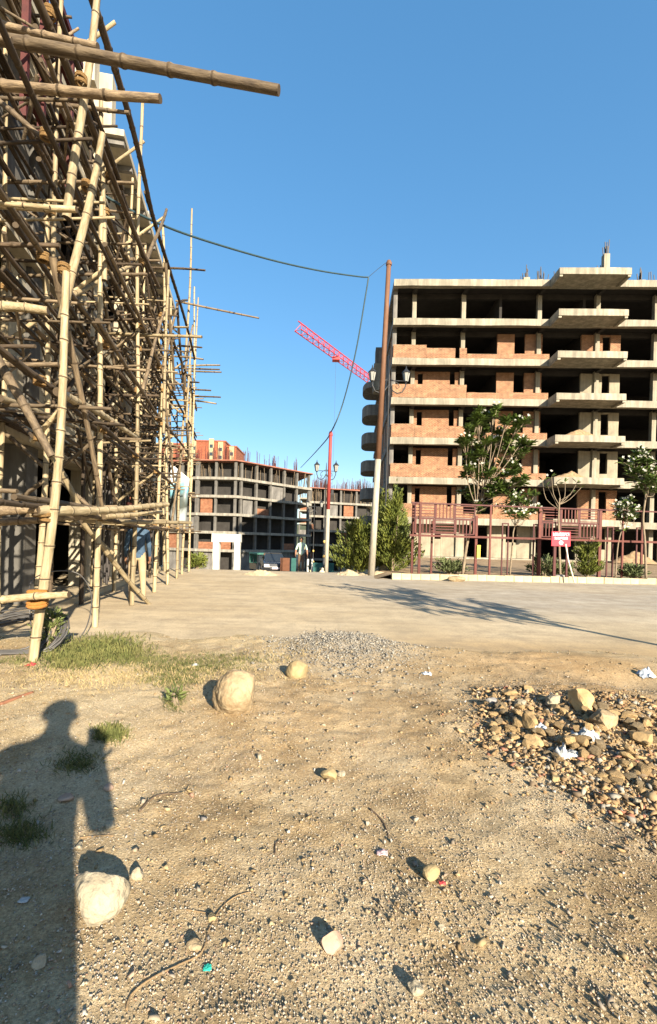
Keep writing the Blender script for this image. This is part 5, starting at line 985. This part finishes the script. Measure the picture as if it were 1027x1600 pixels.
# ---------------------------------------------------------------- grass and weeds
GRASS = mat('dry_green_grass', (0.045, 0.068, 0.014), .85, .3, 9, col2=(0.19, 0.175, 0.06)); STRAW = mat('dry_straw_grass', (0.40, 0.31, 0.15), .9, .25, 4)
def grass(name, spots, m, label):
    C = []; 
    LL = []
    for px, py, wx, wy, n, *ls in spots:
        for k in range(int(n * 1.6)):
            q = G(px + rnd.gauss(0, wx), min(1590, py + rnd.gauss(0, wy)), .04)
            if q.y < 7.5: C.append((q.x, q.y)); LL.append(ls[0] if ls else 1)
    C = np.array(C); Z = gz(C[:, 0], C[:, 1]); Cc = np.column_stack([C, Z - .004]); n = len(Cc); D = NR.normal(0, .55, (n, 3)); D[:, 2] = np.abs(NR.normal(.8, .35, n)); Ls = NR.uniform(.015, .05, n) * np.array(LL); o = inst(name, leaf_mesh(name, Cc, D, rdir(n), Ls, Ls * .07, m), Matrix()); return tag(o, label, None, None, 'stuff')
grass('grass', [(165, 1014, 27, 9, 1500, 2.2), (165, 1016, 36, 11, 900, 1.2), (110, 1030, 26, 9, 1100, 1.8), (215, 1030, 28, 7, 900), (290, 1040, 45, 8, 1500), (360, 1030, 40, 6, 600), (268, 1062, 26, 7, 700), (172, 1149, 11, 5, 900, 1.3), (270, 1098, 8, 8, 260), (120, 1190, 18, 8, 420), (30, 1300, 22, 10, 420), (20, 1260, 16, 8, 240), (25, 1035, 16, 4, 260), (75, 985, 9, 10, 500)], GRASS, 'patchy green grass between the dirt and the road')
grass('dry_grass', [(250, 1055, 110, 10, 1500), (120, 1060, 60, 10, 600), (430, 1030, 40, 8, 300)], STRAW, 'short dry straw in the thin grass')
WEED = mat('weed_leaf', (.07, .10, .03), .7, .3, 3, col2=(.16, .17, .05))
g = G(272, 1110); e = spray_bush('weed', (g.x, g.y, gzf(g.x, g.y)), .05, .05, .10, 60, 'lone weed on the dirt left of the largest boulder', WEED, 'weed', .2, (.03, .08), .5)
g = G(78, 1020); spray_bush('weed', (g.x, g.y, gzf(g.x, g.y)), .16, .14, .42, 420, 'straggly tall weed beside the wire coil at the scaffold foot', WEED, 'weed', .5, (.03, .09), .7)
# ---------------------------------------------------------------- twigs, wire, litter
TWIG = mat('dry_twig', (.22, .15, .08), .9, .3, 20, .4, 60); TWIGD = mat('dark_twig', (.10, .07, .045), .9, .3, 20)
def gl(pts, r, m, name, label, cat, lift=.003, sub=5, taper=True):
    Q = []
    for x, y in pts: q = G(x, y, .03); z = gzf(q.x, q.y); q = G(x, y, z + lift); Q.append(q)
    S = spline(Q, sub); S = [Vector((p.x, p.y, max(p.z, gzf(p.x, p.y) + r * .4))) for p in S]; b = MB(); n = len(S); b.tube(S, [r * (1 - .5 * k / n if taper else 1) for k in range(n)], 6); return tag(b.build(name, m, None, True), label, cat)
gl([(198, 1578), (205, 1555), (235, 1530), (285, 1505), (315, 1488), (328, 1450), (345, 1420), (370, 1400), (395, 1393)], .0036, TWIG, 'long_twig', 'long curved dry twig snaking over the near dirt', 'twig')
gl([(290, 1421), (315, 1425), (342, 1430)], .0026, TWIG, 'twig', 'short straight twig crossing the long curved one', 'twig')
gl([(218, 1268), (235, 1250), (255, 1241), (282, 1240)], .006, TWIGD, 'twig', 'short curved twig below the grass in the sunlit dirt', 'twig')
gl([(578, 1264), (597, 1282), (608, 1308)], .005, TWIGD, 'twig', 'thin dark twig right of the middle of the dirt', 'twig')
gl([(125, 1309), (155, 1306), (178, 1306)], .004, TWIG, 'twig', 'pale twig right of the photographer shadow', 'twig')
gl([(430, 1335), (431, 1318), (441, 1312)], .004, TWIGD, 'twig', 'tiny bent twig in the middle of the dirt', 'twig')
gl([(0, 1101), (25, 1092), (52, 1082)], .016, mat('brown_stick', (.20, .09, .05), .8, .3, 8), 'stick', 'reddish brown stick lying at the left edge', 'stick')
WIRE = mat('grey_wire', (.10, .095, .09), .5, .25, 9, metal=.3)
# coil of wire leaning at the foot of the scaffold: one continuous helix
cc = P(28, 1002, 4.75); b = MB(); pts = []
for k in range(15 * 26 + 1):
    t = k / 26 * 6.283; lp_ = k / 26; R = .43 - .012 * (lp_ % 6) + .03 * math.sin(lp_ * 2.3); R = .30 + .022 * ((lp_ * 5) % 11) + .02 * math.sin(lp_ * 2.3); pts.append(Vector((cc.x - .12 + R * 1.15 * math.cos(t) + .05 * math.sin(lp_ * 1.7), cc.y + .05 + R * .55 * math.sin(t) + .03 * math.sin(lp_ * 2.9), max(.045 + .004 * (lp_ % 4), .13 + R * .55 * math.sin(t + .3) + .03 * math.sin(lp_ * 3.1)))))
b.tube(pts, .009, 5); tag(b.build('wire_coil', WIRE, None, True), 'loose coil of grey wire at the foot of the near scaffold pole', 'wire')
S = [P(x, y, Z) for x, y, Z in ((50, 990, 4.9), (46, 940, 4.9), (52, 905, 5.4), (90, 892, 6.0), (125, 898, 6.2), (143, 930, 6.0), (137, 975, 5.6), (118, 1005, 5.3))]; S.append(G(103, 1018, .04)); b = MB(); b.tube(spline(S, 6), .0075, 5); tag(b.build('loose_wire', WIRE, None, True), 'single wire looping up from the coil to the grass', 'wire')
PLAS = mat('white_plastic_film', (.38, .38, .36), .45, .2, 6, spec=.5); PLB = mat('bluish_plastic_film', (.4, .44, .48), .35, .15, 6, spec=.5)
def litter(px, py, wpx, hpx, m, label, seed, cat='plastic bag', name='plastic_bag', fold=1.0):
    g = G(px, py, .06); z = gzf(g.x, g.y); g = G(px, py, z); w_ = wpx / F * g.y / 2; n = 15; X, Y = np.meshgrid(np.linspace(-1, 1, n), np.linspace(-1, 1, n)); rr = np.random.RandomState(seed); rad = 1 - .35 * fbm(X + seed, Y, .8, 3, seed)
    H_ = (np.abs(fbm(X + seed * 3, Y, .55, 4, seed + 1) - .5) * 2.4 * fold + .12) * np.clip(1.25 - X * X - Y * Y, 0, 1); hh = hpx / F * g.y * .8
    V = np.stack([(X * rad * w_).ravel(), (Y * rad * w_ * .8).ravel(), (H_ * hh + .006).ravel()], 1) + rr.normal(0, w_ * .035, (n * n, 3)); V[:, 2] = np.maximum(V[:, 2], .004); V[:, 2] += gz(V[:, 0] + g.x, V[:, 1] + g.y) - z
    idx = (np.arange(n - 1)[:, None] * n + np.arange(n - 1)[None]).ravel(); Fq = np.stack([idx, idx + 1, idx + 1 + n, idx + n], 1); c = np.array([[V[q, 0].mean(), V[q, 1].mean()] for q in Fq]); k = (c[:, 0] / w_) ** 2 + (c[:, 1] / w_ / .8) ** 2 < .95; o = inst(name, fast(name, V, Fq[k], m, False), Matrix.Translation((g.x, g.y, z))); md = o.modifiers.new('thickness', 'SOLIDIFY'); md.thickness = .0012; return tag(o, label, cat)
litter(886, 1182, 46, 34, PLAS, 'crumpled white plastic bag in the middle of the rubble heap', 3); litter(915, 1143, 44, 26, PLAS, 'crumpled white plastic under the tallest rock of the rubble heap', 5); litter(846, 1140, 26, 16, PLB, 'bluish plastic scrap between the ochre slabs', 7); litter(1010, 1062, 30, 18, PLB, 'bluish plastic scrap at the right edge by the road', 9); litter(667, 1054, 18, 8, PLB, 'small plastic scrap right of the gravel patch', 11)
litter(324, 1516, 16, 4, mat('teal_plastic', (.03, .36, .28), .5, .2, 9), 'tiny teal plastic scrap near the long twig', 13, 'scrap', 'plastic_scrap', .3); litter(691, 1382, 13, 7, mat('red_plastic', (.45, .06, .06), .5, .2, 9), 'small red scrap beside the angular yellow stone', 15, 'scrap', 'plastic_scrap', .5); litter(48, 1041, 18, 8, mat('red_plastic', (.45, .06, .06), .5, .2, 9), 'red scrap at the foot of the near scaffold pole', 17, 'scrap', 'plastic_scrap', .5); litter(597, 1335, 22, 10, mat('pale_pink_scrap', (.45, .33, .33), .7, .2, 9), 'pale pinkish paper scrap in the middle right dirt', 19, 'scrap', 'paper_scrap', .5); litter(38, 1408, 18, 8, PLAS, 'white paper scrap inside the photographer shadow', 21, 'scrap', 'paper_scrap', .4); litter(306, 1040, 14, 9, PLAS, 'white scrap in the grass left of the largest boulder', 23, 'scrap', 'paper_scrap', .4)
# sacks and spoil beside the crest
p = P(503, 903, 18.8); b = MB(); b.ball((p.x, 18.8, p.z + .14), (.14, .12, .2), 12); b.ball((p.x + .02, 18.8, p.z + .36), (.05, .05, .06), 8); tag(b.build('tied_sack', SACK, None, True), 'small cream sack at the foot of the red and white pole', 'sack')
for k, (px, w_, lab) in enumerate(((590, .8, 'low bank of pale spoil at the foot of the tall pole'), (405, .7, 'low bank of pale spoil at the crest right of the portal'), (545, .55, 'low bank of pale spoil before the broad conifer'))):
    g = G(px, 899); zz = float(terrain(np.array([g.x]), np.array([g.y]))[0]); tag(inst('spoil_bank', mound_mesh(w_, .5, .2, 20 + k, mat('pale_spoil', (.44, .35, .22), .95, .3, 5, .8, 25)), Matrix.Translation((g.x, g.y + .3, zz - .01))), lab, 'soil')
